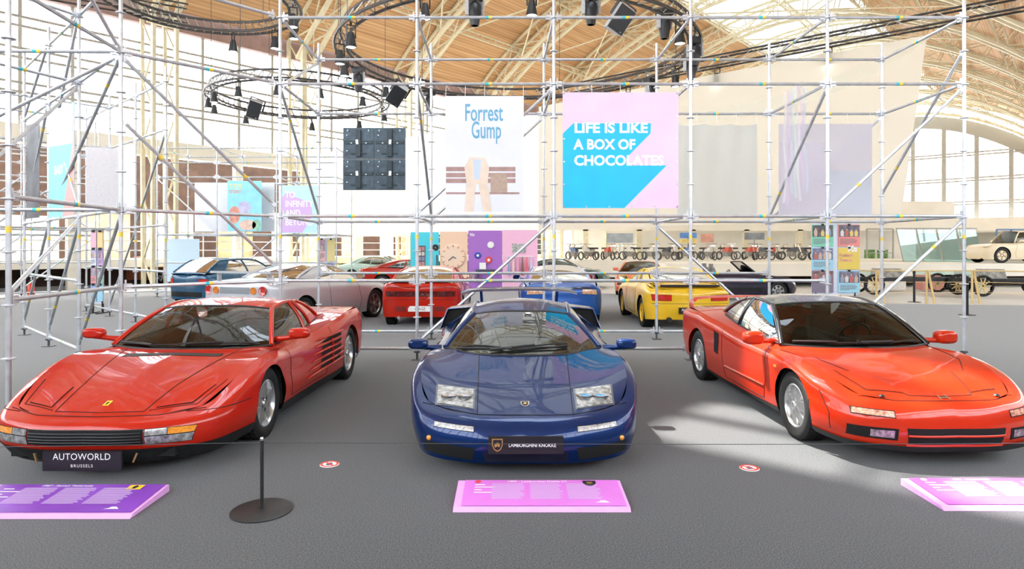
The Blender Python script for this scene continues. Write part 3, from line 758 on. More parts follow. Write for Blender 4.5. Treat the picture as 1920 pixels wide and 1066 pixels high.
    G = np.array([[(x, 3.36 + y, 1.085 + dz + z) for y, z in sec + [sec[0]]] for x, dz in xs]); b.grid(G); b.poly(G[0][:-1]); b.poly(G[-1][:-1])
    for s2 in (1, -1): b.hexa([(.50 * s2, 3.30, .82), (.54 * s2, 3.30, .82), (.54 * s2, 3.44, .82), (.50 * s2, 3.44, .82), (.52 * s2, 3.28, 1.085), (.555 * s2, 3.28, 1.085), (.555 * s2, 3.42, 1.085), (.52 * s2, 3.42, 1.085)])
    b.build('rear_wing', BLUE, root, 40)
    mirror_pods(root, BLUE, (.80, .58, .70), (1.01, .50, .75), (.19, .13, .10))
    wipers(root, pj, [('T', [(-.62, .36), (-.1, .20), (.3, .25), (.42, .30)]), ('T', [(-.3, .2), (.05, .24), (.42, .33)])])
    cabin(root, S, .75, 1.55, .20, .66, 1.02, seat_m=mat('grey_leather', (.20, .19, .18), .5, noise=.15), dash_m=mat('grey_dash', (.16, .17, .17), .6, noise=.2))
    return root

def hero_left():
    S = dict(paint=RED, fscale=.925, wb=2.55, fr=.305, rr=.33, hw=.97, wx=(.80, .85), tw=(.225, .27), arch=(.032, .035), pan_z=.15, bump_i=3,
        ring=[[(0, -1.13, .22), (.45, -1.09, .22), (.76, -.93, .22), (.92, -.42, .23), (.93, 0, .22), (.93, .5, .22), (.945, 1.25, .22), (.985, 2.0, .22), (.995, 2.55, .24), (.90, 3.3, .30), (0, 3.36, .30)],
              [(0, -1.17, .31), (.45, -1.13, .31), (.79, -.94, .31), (.945, -.42, .33), (.955, 0, .35), (.95, .5, .36), (.96, 1.25, .36), (1.0, 2.0, .38), (1.01, 2.55, .42), (.90, 3.36, .48), (0, 3.42, .48)],
              [(0, -1.14, .40), (.45, -1.10, .40), (.78, -.92, .41), (.94, -.42, .45), (.955, 0, .50), (.935, .5, .50), (.94, 1.25, .52), (.995, 2.0, .58), (1.005, 2.55, .64), (.89, 3.38, .68), (0, 3.44, .68)],
              [(0, -1.06, .43), (.45, -1.02, .435), (.74, -.86, .455), (.90, -.42, .585), (.935, 0, .675), (.91, .5, .66), (.90, 1.25, .66), (.975, 2.0, .74), (.985, 2.55, .80), (.86, 3.38, .80), (0, 3.42, .80)],
              [(0, -1.02, .445), (.45, -.98, .45), (.70, -.83, .47), (.81, -.42, .625), (.85, 0, .725), (.85, .5, .715), (.85, 1.25, .735), (.92, 2.0, .81), (.93, 2.55, .86), (.83, 3.36, .85), (0, 3.40, .85)]],
        under=[[(0, -1.06, .11), (.45, -1.02, .11), (.74, -.86, .12), (.89, -.42, .15), (.9, 0, .15), (.9, .5, .13), (.92, 1.25, .13), (.95, 2.0, .14), (.96, 2.55, .18), (.88, 3.25, .22), (0, 3.32, .22)],
               [(0, -1.14, .225), (.45, -1.10, .225), (.765, -.935, .225), (.925, -.42, .235), (.935, 0, .23), (.935, .5, .23), (.95, 1.25, .23), (.99, 2.0, .23), (1.0, 2.55, .25), (.905, 3.31, .31), (0, 3.37, .31)]],
        hood=[[(0, -1.02, .445), (0, -.6, .575), (0, -.15, .675), (0, .30, .735)], [(.45, -.98, .45), (.46, -.56, .575), (.48, -.12, .665), (.48, .34, .735)],
              [(.61, -.90, .461), (.70, -.44, .605), (.73, -.02, .705), (.72, .46, .735)], [(.70, -.83, .47), (.81, -.42, .625), (.85, 0, .725), (.85, .5, .715)]],
        shelf=[[(.84, .5, .70), (.85, 1.25, .735), (.92, 2.0, .81)], [(.74, .46, .74), (.76, 1.2, .775), (.70, 2.0, .83)]],
        extra=[[[(.92, 2.0, .81), (.93, 2.55, .86), (.83, 3.36, .85)], [(.70, 2.0, .83), (.72, 2.6, .86), (.66, 3.36, .85)], [(.62, 2.02, .86), (.66, 2.6, .865), (.64, 3.36, .85)]]],
        deck=[[(0, 2.2, .90), (0, 2.6, .875), (0, 3.0, .86), (0, 3.40, .85)], [(.3, 2.2, .895), (.3, 2.6, .87), (.3, 3.0, .86), (.3, 3.40, .85)], [(.68, 2.2, .86), (.68, 2.6, .86), (.66, 3.0, .86), (.64, 3.38, .85)]],
        WB=[(0, .30, .735), (.45, .34, .735), (.76, .48, .745)], WT=[(0, .90, 1.085), (.3, .92, 1.08), (.565, 1.0, 1.045)],
        roofmid=[[(0, 1.3, 1.135), (.3, 1.3, 1.128), (.575, 1.3, 1.085)]], RT=[(0, 1.72, 1.115), (.3, 1.72, 1.105), (.56, 1.72, 1.065)],
        RB=[(0, 2.22, .90), (.3, 2.22, .895), (.64, 2.22, .865)], GB=[(.76, .48, .745), (.765, 1.2, .78), (.70, 2.05, .835)], rail=[(.565, 1.0, 1.045), (.575, 1.3, 1.085), (.56, 1.72, 1.065)],
        win=(.0, .78), bpil=[.60, .78], pil_r=.024, wk=dict(n=5, sw=.05, rim_r=.68), glass=glass('car_glass_warm', (.42, .40, .37), 1.5, 1.5))
    root, pj = make_car('sports_car', 'red low sports car with slatted side intakes and black front number plate', (-3.07, 5.62, 0), 0, S)
    # grille and lamps in the nose
    patch(root, pj, 'grille', GAP, 'F', [(-.41, .262), (.41, .262), (.41, .368), (-.41, .368)], 20, 5, .004, False, .004, BLK)
    mb = MB()
    for z in (.285, .305, .325, .345): 
        mb.path(pj.line('F', [(-.40, z), (.40, z)], .009), .004, 5)
    mb.build('grille_bar', BLK, root)
    patch(root, pj, 'fog_lamp', LENS, 'F', [(.425, .262), (.70, .262), (.72, .318), (.425, .318)], 10, 4, .005, True, .005)
    patch(root, pj, 'side_light', LENS, 'F', [(.425, .325), (.56, .325), (.56, .368), (.425, .368)], 6, 4, .005, True, .004)
    patch(root, pj, 'turn_signal', AMBER, 'F', [(.565, .325), (.72, .325), (.735, .366), (.565, .368)], 6, 4, .005, True, .004)
    patch(root, pj, 'air_intake', GAP, 'F', [(.34, .135), (.64, .135), (.66, .195), (.34, .195)], 8, 4, .003, True)
    for s2 in (1, -1):
        mb = MB().bar((.345 * s2, -1.055, .135), (.37 * s2, -1.05, .20), .012, .012); mb.build('intake_blade', mat('brass_edge', (.45, .28, .12), .35, .7), root)
    seams(root, pj, [('T', [(0, -.915), (.33, -.895), (.38, -.50), (.54, .34)]), ('F', [(.0, .437), (.45, .442), (.74, .462)]), ('T', [(.36, -.88), (.66, -.76), (.745, -.43)]),
                     ('L', [(.55, .70), (.50, .45), (.52, .26), (1.55, .26), (1.72, .55), (1.78, .76)]), ('L', [(-.42, .45), (-.85, .45)])])
    seams(root, pj, [('L', [(.36, .50), (.9, .50), (1.2, .53)])], .004, RED, 'crease')
    # pop-up lamp covers
    patch(root, pj, 'headlight_cover', RED, 'T', [(.40, -.84), (.62, -.75), (.68, -.50), (.43, -.56)], 10, 10, .006, True, .006)
    patch(root, pj, 'hood_vent', mat('vent_mesh', (.03, .025, .025), .5, noise=.5, ns=200), 'T', [(-.44, .10), (.44, .10), (.43, .17), (-.43, .17)], 14, 4, .003, False, .008)
    # side intake: dark opening crossed by five body-coloured strakes
    for k in ('L', 'R'):
        sg = 1 if k == 'L' else -1
        o = MB().grid(pj.quad(k, [(1.35, .36), (2.02, .335), (2.08, .70), (1.50, .63)], 14, 8, .004)).build('side_intake', GAP, root, 60)
        for i, z in enumerate((.33, .395, .46, .525, .59, .655)):
            a = [pj.pt(k, .92 + .42 * (i / 5) + t * (2.12 - .92 - .42 * (i / 5)), z + .03 * t, .012) for t in [q / 9 for q in range(10)]]
            b = MB(); b.path([p for p in a if p is not None], [.004] + [.015] * 8 + [.010], 6); b.build('strake', RED, o, 60)
        b = MB(); a = [pj.pt(k, 1.72 + .02 * t, .36 + .28 * t, .016) for t in (0, .5, 1)]; b.path(a, .012, 6); b.build('strake_stay', RED, o, 60)
    pl = MB().box((.02, -1.11, .165), (.56, .02, .14)).build('number_plate', PLATE, root)
    text('lettering', 'AUTOWORLD', .066, WHITE, pl, face_to((.02, -1.122, .175)), 0, .93, 'CENTER', 0, 1.05)
    text('lettering', 'BRUSSELS', .030, WHITE, pl, face_to((.02, -1.122, .122)), 0, 1, 'CENTER', 0, 1.3)
    p, n = pj.hit('T', 0, -.80); q = Vector((0, 0, 1)).rotation_difference(n).to_matrix().to_4x4(); M4 = Matrix.Translation(p + n * .003) @ q
    bd = MB().add([M4 @ Vector(v) for v in ((-.022, -.034, 0), (.022, -.034, 0), (.022, .034, 0), (-.022, .034, 0))], [(0, 1, 2, 3)]).build('badge', mat('badge_yellow', (.85, .6, .05), .3), root)
    MB().add([M4 @ Vector(v) for v in ((-.006, -.026, .002), (.004, -.024, .002), (.010, .004, .002), (.004, .02, .002), (-.008, .008, .002))], [(0, 1, 2, 3, 4)]).build('badge_horse', BLK, bd)
    mirror_pods(root, RED, (.74, .62, .78), (1.00, .56, .85), (.20, .11, .10))
    wipers(root, pj, [('T', [(-.66, .46), (-.30, .33), (.02, .33)]), ('T', [(-.05, .33), (.35, .36), (.66, .44)])])
    cabin(root, S, .78, 1.45, .20, .64, 1.05, seat_m=mat('brown_leather', (.05, .022, .016), .5, noise=.2))
    return root

def hero_right():
    BLKP = mat('black_paint', (.010, .012, .018), .15, 0, coat=1, noise=.05)
    S = dict(paint=RED2, fscale=.82, wb=2.53, fr=.29, rr=.31, hw=.91, wx=(.765, .78), tw=(.205, .225), arch=(.035, .035), pan_z=.15,
        ring=[[(0, -.98, .17), (.40, -.95, .17), (.70, -.80, .18), (.85, -.40, .20), (.86, 0, .20), (.855, .5, .19), (.86, 1.2, .18), (.875, 1.9, .19), (.88, 2.53, .22), (.80, 3.25, .28), (0, 3.38, .28)],
              [(0, -1.02, .27), (.40, -.99, .27), (.72, -.82, .28), (.875, -.40, .31), (.885, 0, .33), (.875, .5, .33), (.88, 1.2, .33), (.895, 1.9, .36), (.905, 2.53, .42), (.82, 3.30, .48), (0, 3.44, .48)],
              [(0, -1.0, .40), (.40, -.97, .40), (.71, -.80, .41), (.87, -.40, .45), (.895, 0, .50), (.875, .5, .51), (.87, 1.2, .53), (.885, 1.9, .58), (.90, 2.53, .64), (.82, 3.32, .68), (0, 3.46, .70)],
              [(0, -.93, .475), (.40, -.90, .475), (.67, -.74, .49), (.83, -.40, .58), (.87, 0, .66), (.855, .5, .66), (.845, 1.2, .68), (.87, 1.9, .745), (.885, 2.53, .80), (.80, 3.32, .82), (0, 3.44, .83)],
              [(0, -.86, .50), (.40, -.83, .50), (.60, -.70, .515), (.71, -.40, .61), (.76, 0, .70), (.79, .5, .71), (.79, 1.2, .735), (.82, 1.9, .80), (.83, 2.53, .85), (.74, 3.28, .86), (0, 3.40, .87)]],
        under=[[(0, -.98, .13), (.40, -.95, .13), (.70, -.80, .14), (.84, -.40, .16), (.85, 0, .16), (.84, .5, .15), (.845, 1.2, .14), (.86, 1.9, .15), (.87, 2.53, .2), (.78, 3.2, .24), (0, 3.3, .24)],
               [(0, -1.0, .175), (.41, -.965, .175), (.71, -.81, .185), (.86, -.40, .205), (.865, 0, .205), (.86, .5, .195), (.865, 1.2, .185), (.88, 1.9, .195), (.885, 2.53, .225), (.805, 3.25, .285), (0, 3.38, .285)]],
        hood=[[(0, -.86, .50), (0, -.5, .595), (0, -.1, .665), (0, .38, .735)], [(.40, -.83, .50), (.42, -.48, .595), (.42, -.08, .665), (.44, .42, .735)],
              [(.52, -.76, .51), (.58, -.42, .60), (.63, -.02, .69), (.68, .52, .735)], [(.60, -.70, .515), (.71, -.40, .61), (.76, 0, .70), (.79, .5, .71)]],
        shelf=[[(.78, .5, .705), (.79, 1.2, .735), (.82, 1.9, .80)], [(.70, .52, .74), (.73, 1.2, .775), (.70, 1.9, .83)]],
        extra=[[[(.82, 1.9, .80), (.83, 2.53, .85), (.74, 3.28, .86)], [(.70, 1.9, .83), (.70, 2.5, .87), (.64, 3.28, .87)], [(.58, 1.95, .86), (.60, 2.5, .885), (.58, 3.30, .87)]]],
        deck=[[(0, 2.35, .95), (0, 2.7, .915), (0, 3.1, .89), (0, 3.40, .87)], [(.3, 2.35, .945), (.3, 2.7, .91), (.3, 3.1, .885), (.3, 3.39, .87)], [(.62, 2.35, .875), (.61, 2.7, .885), (.60, 3.1, .88), (.58, 3.30, .87)]],
        deck_mat=RED2,
        WB=[(0, .38, .735), (.44, .42, .735), (.72, .54, .745)], WT=[(0, 1.00, 1.115), (.3, 1.02, 1.108), (.555, 1.10, 1.075)],
        roofmid=[[(0, 1.4, 1.165), (.3, 1.4, 1.155), (.565, 1.4, 1.115)]], RT=[(0, 1.78, 1.145), (.3, 1.78, 1.135), (.55, 1.78, 1.09)],
        RB=[(0, 2.4, .945), (.3, 2.4, .94), (.58, 2.4, .885)], GB=[(.72, .54, .745), (.735, 1.2, .78), (.66, 2.2, .86)], rail=[(.555, 1.10, 1.075), (.565, 1.4, 1.115), (.55, 1.78, 1.09)],
        roof_mat=BLKP, pillar_mat=BLKP, win=(.02, .80), bpil=[.66], pil_r=.026, glass=glass('car_glass_green', (.36, .40, .38), 1.0, 1.5), wk=dict(n=7, sw=.052, rim_r=.66, dish=.0))
    yaw = R_(1.6)
    root, pj = make_car('sports_car', 'orange red sports car with black roof and pop-up lamps closed', (3.34, 5.62, 0), yaw, S)
    patch(root, pj, 'grille', GAP, 'F', [(-.36, .185), (.36, .185), (.38, .315), (-.38, .315)], 16, 6, .004, False, .012, RED2)
    mb = MB(); mb.path(pj.line('F', [(-.37, .258), (.37, .258)], .008), .010, 6); mb.build('grille_bar', RED2, root, 60)
    patch(root, pj, 'air_intake', GAP, 'F', [(.44, .22), (.74, .235), (.74, .305), (.44, .300)], 10, 5, .004, True, .006)
    patch(root, pj, 'fog_lamp', mat('violet_lens', (.30, .22, .27), .25, .2, coat=.6, noise=.6, ns=40), 'F', [(.46, .235), (.615, .24), (.615, .292), (.46, .292)], 6, 4, .008, True)
    patch(root, pj, 'turn_signal', mat('pink_lens', (.60, .28, .2), .25, .1, coat=.6, noise=.6, ns=40), 'F', [(.45, .388), (.715, .40), (.71, .438), (.45, .428)], 10, 4, .005, True, .006)
    patch(root, pj, 'headlight_cover', RED2, 'T', [(.28, -.60), (.52, -.53), (.61, -.22), (.37, -.26)], 10, 10, .005, True, .006)
    for s2 in (1, -1):
        p = pj.pt('T', .46 * s2, -.63, .003); MB().lathe([(0, .012), (.018, .010), (.026, 0)], 12, p, 'z').build('washer_jet', BLK, root, 60)
    seams(root, pj, [('T', [(0, -.66), (.25, -.64), (.62, -.02), (.66, .46)]), ('F', [(.0, .495), (.40, .496), (.62, .51)]), ('L', [(-.40, .52), (-.52, .36), (-.52, .24)]),
                     ('L', [(.60, .70), (.52, .45), (.60, .22), (1.58, .22), (1.70, .5), (1.72, .76)]), ('L', [(.60, .33), (1.6, .33)])])
    for k in ('L', 'R'):
        MB().grid(pj.quad(k, [(1.80, .44), (1.92, .46), (1.95, .70), (1.80, .68)], 5, 8, .004)).build('side_intake', GAP, root, 60)
        p = pj.pt(k, .30, .585, .003)
        MB().box(p, (.008, .05, .022)).build('side_marker', AMBER, root)
    seams(root, pj, [('L', [(.58, .345), (1.60, .345)])], .012, RED2, 'rub_strip')
    p, n = pj.hit('T', 0, -.68); M4 = Matrix.Translation(p + n * .003) @ Vector((0, 0, 1)).rotation_difference(n).to_matrix().to_4x4()
    b = MB()
    for s2 in (1, -1): b.add([M4 @ Vector(v) for v in ((.030 * s2, -.03, .003), (.042 * s2, -.03, .003), (.034 * s2, .035, .003), (.02 * s2, .035, .003))], [(0, 1, 2, 3)])
    b.add([M4 @ Vector(v) for v in ((-.028, -.005, .003), (.028, -.005, .003), (.026, .008, .003), (-.026, .008, .003))], [(0, 1, 2, 3)]); b.build('badge', CHROME, root)
    b = MB(); sec = [(-.10, 0), (-.03, .022), (.08, .02), (.10, .008), (.0, -.006)]                # rear hoop spoiler
    xs = [(-.76, -.13), (-.75, -.05), (-.70, -.01), (-.5, .01), (0, .02), (.5, .01), (.70, -.01), (.75, -.05), (.76, -.13)]
    G = np.array([[(x, 3.22 + y, .985 + dz + z) for y, z in sec + [sec[0]]] for x, dz in xs]); b.grid(G); b.build('rear_spoiler', RED2, root, 50)
    mirror_pods(root, RED2, (.70, .70, .76), (.96, .62, .80), (.20, .12, .13))
    wipers(root, pj, [('T', [(-.62, .52), (-.25, .42), (.05, .41)]), ('T', [(-.02, .42), (.3, .43), (.62, .52)])])
    cabin(root, S, .88, 1.55, .22, .62, 1.08, steer=1)
    return root
HB = hero_blue(); HL = hero_left(); HR = hero_right()
# ------------------------------------------------------------------ scaffolding
ZINC = mat('galvanised_tube', (.60, .63, .68), .38, .55, noise=.12, ns=9)
T_C = mat('tape_cyan', (.05, .55, .70), .5); T_Y = mat('tape_yellow', (.85, .65, .08), .5)
PLATEM = mat('base_steel', (.10, .11, .12), .5, .4, noise=.2)
ros_me = None
def scaffold(name, label, nodes, ledgers, braces, top, group=None, r=.0242, z0=.25):
    """nodes: {id: (x,y)}; ledgers: (id,id,[z...]); braces: (id,z,id,z)"""
    global ros_me
    ids = list(nodes); cx = sum(nodes[i][0] for i in ids) / len(ids); cy = sum(nodes[i][1] for i in ids) / len(ids)
    root = thing(name, label, 'scaffolding', (cx, cy, 0), 0, group)
    Lc = lambda i, z: Vector((nodes[i][0] - cx, nodes[i][1] - cy, z))
    for i in ids:
        if isinstance(top, dict) and top.get(i) is None: continue
        tp = top[i] if isinstance(top, dict) else top
        b = MB(); b.tube(Lc(i, .12), Lc(i, tp), r, 10); b.tube(Lc(i, tp), Lc(i, tp + .001), r * .8, 8)
        for z in (2.14, 4.14): b.tube(Lc(i, z - .12), Lc(i, z - .02), r * 1.18, 10)
        b.mat(1); zz = 1.55 + .5 * (hash(str(i)) % 3) * 0; b.tube(Lc(i, 1.82), Lc(i, 1.88), r * 1.03, 10, caps=False)
        s = b.build('standard', [ZINC, T_Y], root, 40)
        p = MB(); p.tube(Lc(i, .006), Lc(i, .30), r * .75, 8); p.box(Lc(i, .006), (.15, .15, .008)); p.lathe([(.02, 0), (.05, .01), (.05, .03), (.02, .04)], 8, Lc(i, .10)); p.build('base_plate', PLATEM, s, 40)
        z = z0 + .39
        if ros_me is None:
            q = MB(); q.lathe([(r, -.012), (.061, -.005), (.061, .005), (r, .012)], 10); o = q.build('rosette', ZINC, s, 30); ros_me = o.data; o.location = Lc(i, z); z += .5
        while z < tp:
            o = bpy.data.objects.new('rosette', ros_me); COL.objects.link(o); o.parent = s; o.location = Lc(i, z); z += .5
    for i, j, zs in ledgers:
        for z in zs:
            a, e = Lc(i, z), Lc(j, z); d = (e - a).normalized(); b = MB(); b.tube(a + d * .05, e - d * .05, r * .98, 8)
            for c, sg in ((a, 1), (e, -1)):
                b.bar(c + d * sg * .03, c + d * sg * .12, .036, .075); b.bar(c + d * sg * .052 + Vector((0, 0, -.06)), c + d * sg * .052 + Vector((0, 0, .085)), .012, .02, d)
            m = (a + e) / 2; b.mat(1).tube(m, m + d * .05, r * 1.04, 8, caps=False); b.mat(2).tube(m + d * .05, m + d * .10, r * 1.04, 8, caps=False)
            b.build('ledger', [ZINC, T_C, T_Y], root, 40)
    for i, za, j, zb in braces:
        a, e = Lc(i, za), Lc(j, zb); d = (e - a).normalized(); b = MB(); b.tube(a + d * .08, e - d * .08, r * .98, 8)
        b.bar(a + d * .02, a + d * .12, .02, .06); b.bar(e - d * .02, e - d * .12, .02, .06)
        b.mat(1).tube(a + d * .6, a + d * .66, r * 1.04, 8, caps=False); b.build('diagonal_brace', [ZINC, T_Y], root, 40)
    return root
YF, YB = 9.56, 11.72
N = {}
for k in range(6): N['f%d' % k] = (-3.49 + 2.06 * k, YF); N['b%d' % k] = (-3.57 + 2.08 * k, YB)
ZL = [.17, 1.19, 2.16, 4.15, 5.15]
LG = []
for k in range(5): LG += [('f%d' % k, 'f%d' % (k + 1), ZL), ('b%d' % k, 'b%d' % (k + 1), [.15, 1.22, 2.17, 4.16, 5.16])]
LG = [(i, j, z) for i, j, z in LG if (i, j) != ('f4', 'f5')] + [('f4', 'f5', [2.16, 4.15, 5.15])]
LG = [(i, j, [q for q in z if not (i == 'b4' and q < 2)]) for i, j, z in LG]
for k in range(6): LG.append(('f%d' % k, 'b%d' % k, [2.16, 4.15, 5.15] if k not in (5,) else [4.15, 5.15, 2.16]))
BR = [('f1', .25, 'f2', 2.1), ('f1', 2.2, 'f2', 4.1), ('b1', 2.2, 'b2', 4.1), ('b3', 2.1, 'b4', .2), ('f5', 2.12, 'f4', .2), ('f4', 2.2, 'f5', 4.1), ('b4', 2.2, 'b5', 4.1),
      ('b4', 2.25, 'f4', 4.1), ('b5', 2.68, 'f5', 4.66), ('f1', 4.1, 'b1', 2.25), ('f0', 4.12, 'b0', 5.1), ('f0', 4.1, 'b0', 2.3)]
scaffold('scaffold', 'long silver tube scaffold with banners standing behind the three front cars', N, LG, BR, 5.46)
NW = {'p0': (-4.72, 5.95), 'p1': (-4.93, 8.0), 'q1': (-6.48, 9.5), 'q2': (-7.92, 10.85), 'q3': (-9.45, 12.3), 'z0': (-7.1, 7.95), 'e0': (-3.53, 9.50)}
LW = [('p0', 'p1', [1.19, 2.16, 4.15]), ('p1', 'q1', [2.16, 4.15, 5.15]), ('q1', 'q2', [.17, 1.19, 2.16, 4.15, 5.15]), ('q2', 'q3', [.17, 1.19, 2.16, 4.15, 5.15]), ('z0', 'p1', [2.16, 4.15]), ('z0', 'q1', [4.15, 5.15]), ('z0', 'p0', [4.15]), ('p1', 'e0', [1.19, 2.16, 4.15, 5.15])]
BW = [('q1', .25, 'p1', 2.1), ('q2', .3, 'q1', 2.05), ('p1', 4.1, 'q2', 2.2), ('p0', 5.4, 'p1', 4.15), ('q1', 2.3, 'q2', 4.1), ('q3', 4.2, 'q2', 5.2), ('z0', 2.25, 'q1', 4.1), ('q2', 3.2, 'q1', 5.2), ('p1', 3.3, 'e0', 1.4), ('e0', 2.3, 'p1', 4.1), ('z0', 3.0, 'p1', 4.1), ('q1', 2.12, 'p0', 1.25), ('q3', .3, 'q2', 2.1), ('q2', 4.2, 'q3', 2.2)]
scaffold('scaffold', 'silver tube scaffold wing at an angle beside the slatted red car', NW, LW, BW, {'p0': 5.46, 'p1': 5.46, 'q1': 5.46, 'q2': 5.46, 'q3': 5.46, 'z0': 5.46})
NR = {'r0': (-11.4, 17.0), 'r1': (-9.95, 15.7), 'r2': (-8.6, 14.5), 'r3': (-7.2, 13.2), 's0': (-13.0, 15.4), 's1': (-11.5, 14.1)}
scaffold('scaffold', 'silver tube scaffold bay behind the angled wing near the narrow card rack', NR, [('r0', 'r1', ZL), ('r1', 'r2', ZL), ('r2', 'r3', ZL), ('r0', 's0', ZL[2:]), ('r1', 's1', ZL[2:]), ('s0', 's1', ZL)],
         [('r1', .3, 'r2', 2.1), ('r2', 2.2, 'r3', 4.1), ('s0', 2.2, 's1', 4.1), ('s0', .3, 's1', 2.1), ('r1', 4.1, 's1', 2.2)], 5.46)
NS = {}
for k in range(4): NS['t%d' % k] = (-12.3 + 2.07 * k, 22.0); NS['u%d' % k] = (-12.3 + 2.07 * k, 24.1)
LS = []
for k in range(3): LS += [('t%d' % k, 't%d' % (k + 1), [.2, 1.19, 2.16, 4.15, 4.65, 5.15]), ('u%d' % k, 'u%d' % (k + 1), [2.16, 4.15, 5.15])]
for k in range(4): LS.append(('t%d' % k, 'u%d' % k, [2.16, 4.15, 5.15]))
scaffold('scaffold', 'distant pale scaffold carrying the small blue poster and the lilac banner', NS, LS, [('t0', 4.1, 't1', 2.2), ('t1', .3, 't2', 2.1), ('u1', 2.2, 'u2', 4.1), ('u0', 4.1, 'u1', 2.2)], 5.6)
NX = {'v0': (-18.5, 20.5), 'v1': (-16.7, 21.6), 'v2': (-14.9, 22.7), 'w0': (-19.6, 22.4), 'w1': (-17.8, 23.5), 'w2': (-16.0, 24.6)}
scaffold('scaffold', 'white looking scaffold tower farthest back on the far side of the grey area', NX, [('v0', 'v1', ZL + [3.1, 3.6, 4.6]), ('v1', 'v2', ZL + [3.1, 3.6]), ('w0', 'w1', ZL[2:]), ('w1', 'w2', ZL[2:]), ('v0', 'w0', ZL[2:]), ('v1', 'w1', ZL[2:]), ('v2', 'w2', ZL[2:])],
         [('v0', 2.2, 'v1', 4.1), ('v1', .3, 'v2', 2.1), ('v2', 2.2, 'v1', 4.1), ('v0', .3, 'v1', 2.1)], 6.2)

# ------------------------------------------------------------------ banners, posters, boards
def board(name, label, cat, c, w, h, m, rz=0.0, th=.006, group=None, cords=False, folds=0.0):
    """upright sheet with its centre at c; returns root and the map from sheet metres (x right, y up) to local space"""
    root = thing(name, label, cat, c, rz, group)
    if folds:
        G = np.array([[(-w / 2 + w * i / 24, folds * math.sin(i * .9 + 1.3 * math.sin(j * .35)) * (.35 + .65 * j / 12), -h / 2 + h * j / 12 - (folds * 1.6 * abs(math.sin(i * math.pi / 8)) if j == 12 else 0)) for i in range(25)] for j in range(13)])
        MB().grid(G).build('sheet', m, root, 60)
    else: MB().box((0, 0, 0), (w, th, h)).build('sheet', m, root)
    if cords:
        b = MB()
        for k in range(5): b.tube((-w / 2 + w * (k + .02) / 4.04, 0, h / 2), (-w / 2 + w * (k + .02) / 4.04, .05, h / 2 + cords), .004, 4)
        b.build('hanging_cords', WHITE, root, kind='stuff')
    return root
def pr(root, name, m, pts, lay=1, th=.006):                    # flat printed shape
    return MB().poly([(x, -th / 2 - .0012 * lay, y) for x, y in pts]).build(name, m, root)
def disc(cx, cy, r, n=20, ry=None): return [(cx + r * math.cos(2 * math.pi * k / n), cy + (ry or r) * math.sin(2 * math.pi * k / n)) for k in range(n)]
def rect(x0, y0, x1, y1): return [(x0, y0), (x1, y0), (x1, y1), (x0, y1)]
def lines(root, m, x0, y1, w, n, dy, lay=2, th=.006, seed=1):    # a paragraph of tiny type
    rn = random.Random(seed); b = MB()
    for k in range(n): b.poly([(x, -th / 2 - .0012 * lay, y) for x, y in rect(x0, y1 - k * dy - dy * .45, x0 + w * (rn.uniform(.35, .7) if k == n - 1 else rn.uniform(.86, 1)), y1 - k * dy)])
    return b.build('paragraph', m, root, kind='stuff')
INKB = mat('ink_blue', (.13, .40, .62), .5); CYAN = mat('print_cyan', (.0, .52, .93), .45, noise=.04, ns=3); PINK = mat('banner_pink', (.90, .62, .86), .5, noise=.05, ns=2)
POST = mat('poster_pale', (.74, .78, .90), .5, noise=.05, ns=1.2)
c1 = at(908.5, 288.5, 9.46); w1 = 147 / F * 9.46; h1 = 217 / F * 9.46
fp = board('poster', 'pale lilac film poster with two blue title words hung on the scaffold', 'poster', c1, w1, h1, POST, cords=.16)
text('lettering', 'Forrest', .36, INKB, fp, face_to((-.30, -.006, .495)), .004, .53); text('lettering', 'Gump', .36, INKB, fp, face_to((-.20, -.006, .235)), .004, .50)
BENCH = mat('print_mauve', (.40, .26, .25), .6, noise=.15, ns=9); BEI = mat('print_beige', (.78, .66, .56), .6, noise=.08, ns=5)
for y in (-.225, -.315, -.40): pr(fp, 'printed_bar', BENCH, rect(-w1 / 2 + .01, y - .033, .46, y + .033))
pr(fp, 'printed_bar', BENCH, rect(-w1 / 2 + .01, -.60, .52, -.57)); pr(fp, 'printed_block', mat('print_taupe', (.45, .34, .28), .6, noise=.1), rect(.09, -.57, .34, -.29), 2)
pr(fp, 'printed_block', BEI, [(-.30, -.86), (-.17, -.86), (-.13, -.45), (-.09, -.45), (-.02, -.86), (.11, -.86), (.05, -.42), (.07, -.2), (.0, -.05), (-.22, -.05), (-.30, -.2), (-.27, -.42)], 3)
pr(fp, 'printed_block', mat('print_paleblue', (.55, .66, .85), .6), [(-.15, -.38), (-.07, -.38), (-.05, -.08), (-.17, -.08)], 4)
c2 = at(1163.5, 281.5, 9.46); s2_ = 217 / F * 9.46
bp_ = board('banner', 'square pink and cyan banner with white slogan hung on the scaffold', 'banner', c2, s2_, s2_, PINK, cords=.12)
def bx(px, py): return ((px - 646.5) / 857 * s2_, (518.5 - py) / 853 * s2_)
pr(bp_, 'printed_shadow', CYAN, [bx(*p) for p in ((219, 395), (297, 320), (872, 320), (868, 395), (690, 575), (690, 630), (988, 630), (675, 944), (219, 944))])
for i, (t, x, y) in enumerate((('LIFE IS LIKE', 297, 388), ('A BOX OF', 297, 510), ('CHOCOLATES', 297, 628))):
    q = bx(x, y); text('lettering', t, .205, WHITE, bp_, face_to((q[0] + .01, -.0065, q[1])), .0075, (1.10, .965, 1.0)[i])
b = MB()
for k in range(6):
    for x, y in ((-.49 + .196 * k, .487), (-.49 + .196 * k, -.487), (-.487, -.49 + .196 * k), (.487, -.49 + .196 * k)): b.poly([(px * 1, -.0065, py) for px, py in disc(x * s2_, y * s2_, .012, 8)])
b.build('eyelets', mat('eyelet', (.5, .5, .52), .3, .7), bp_, kind='stuff')
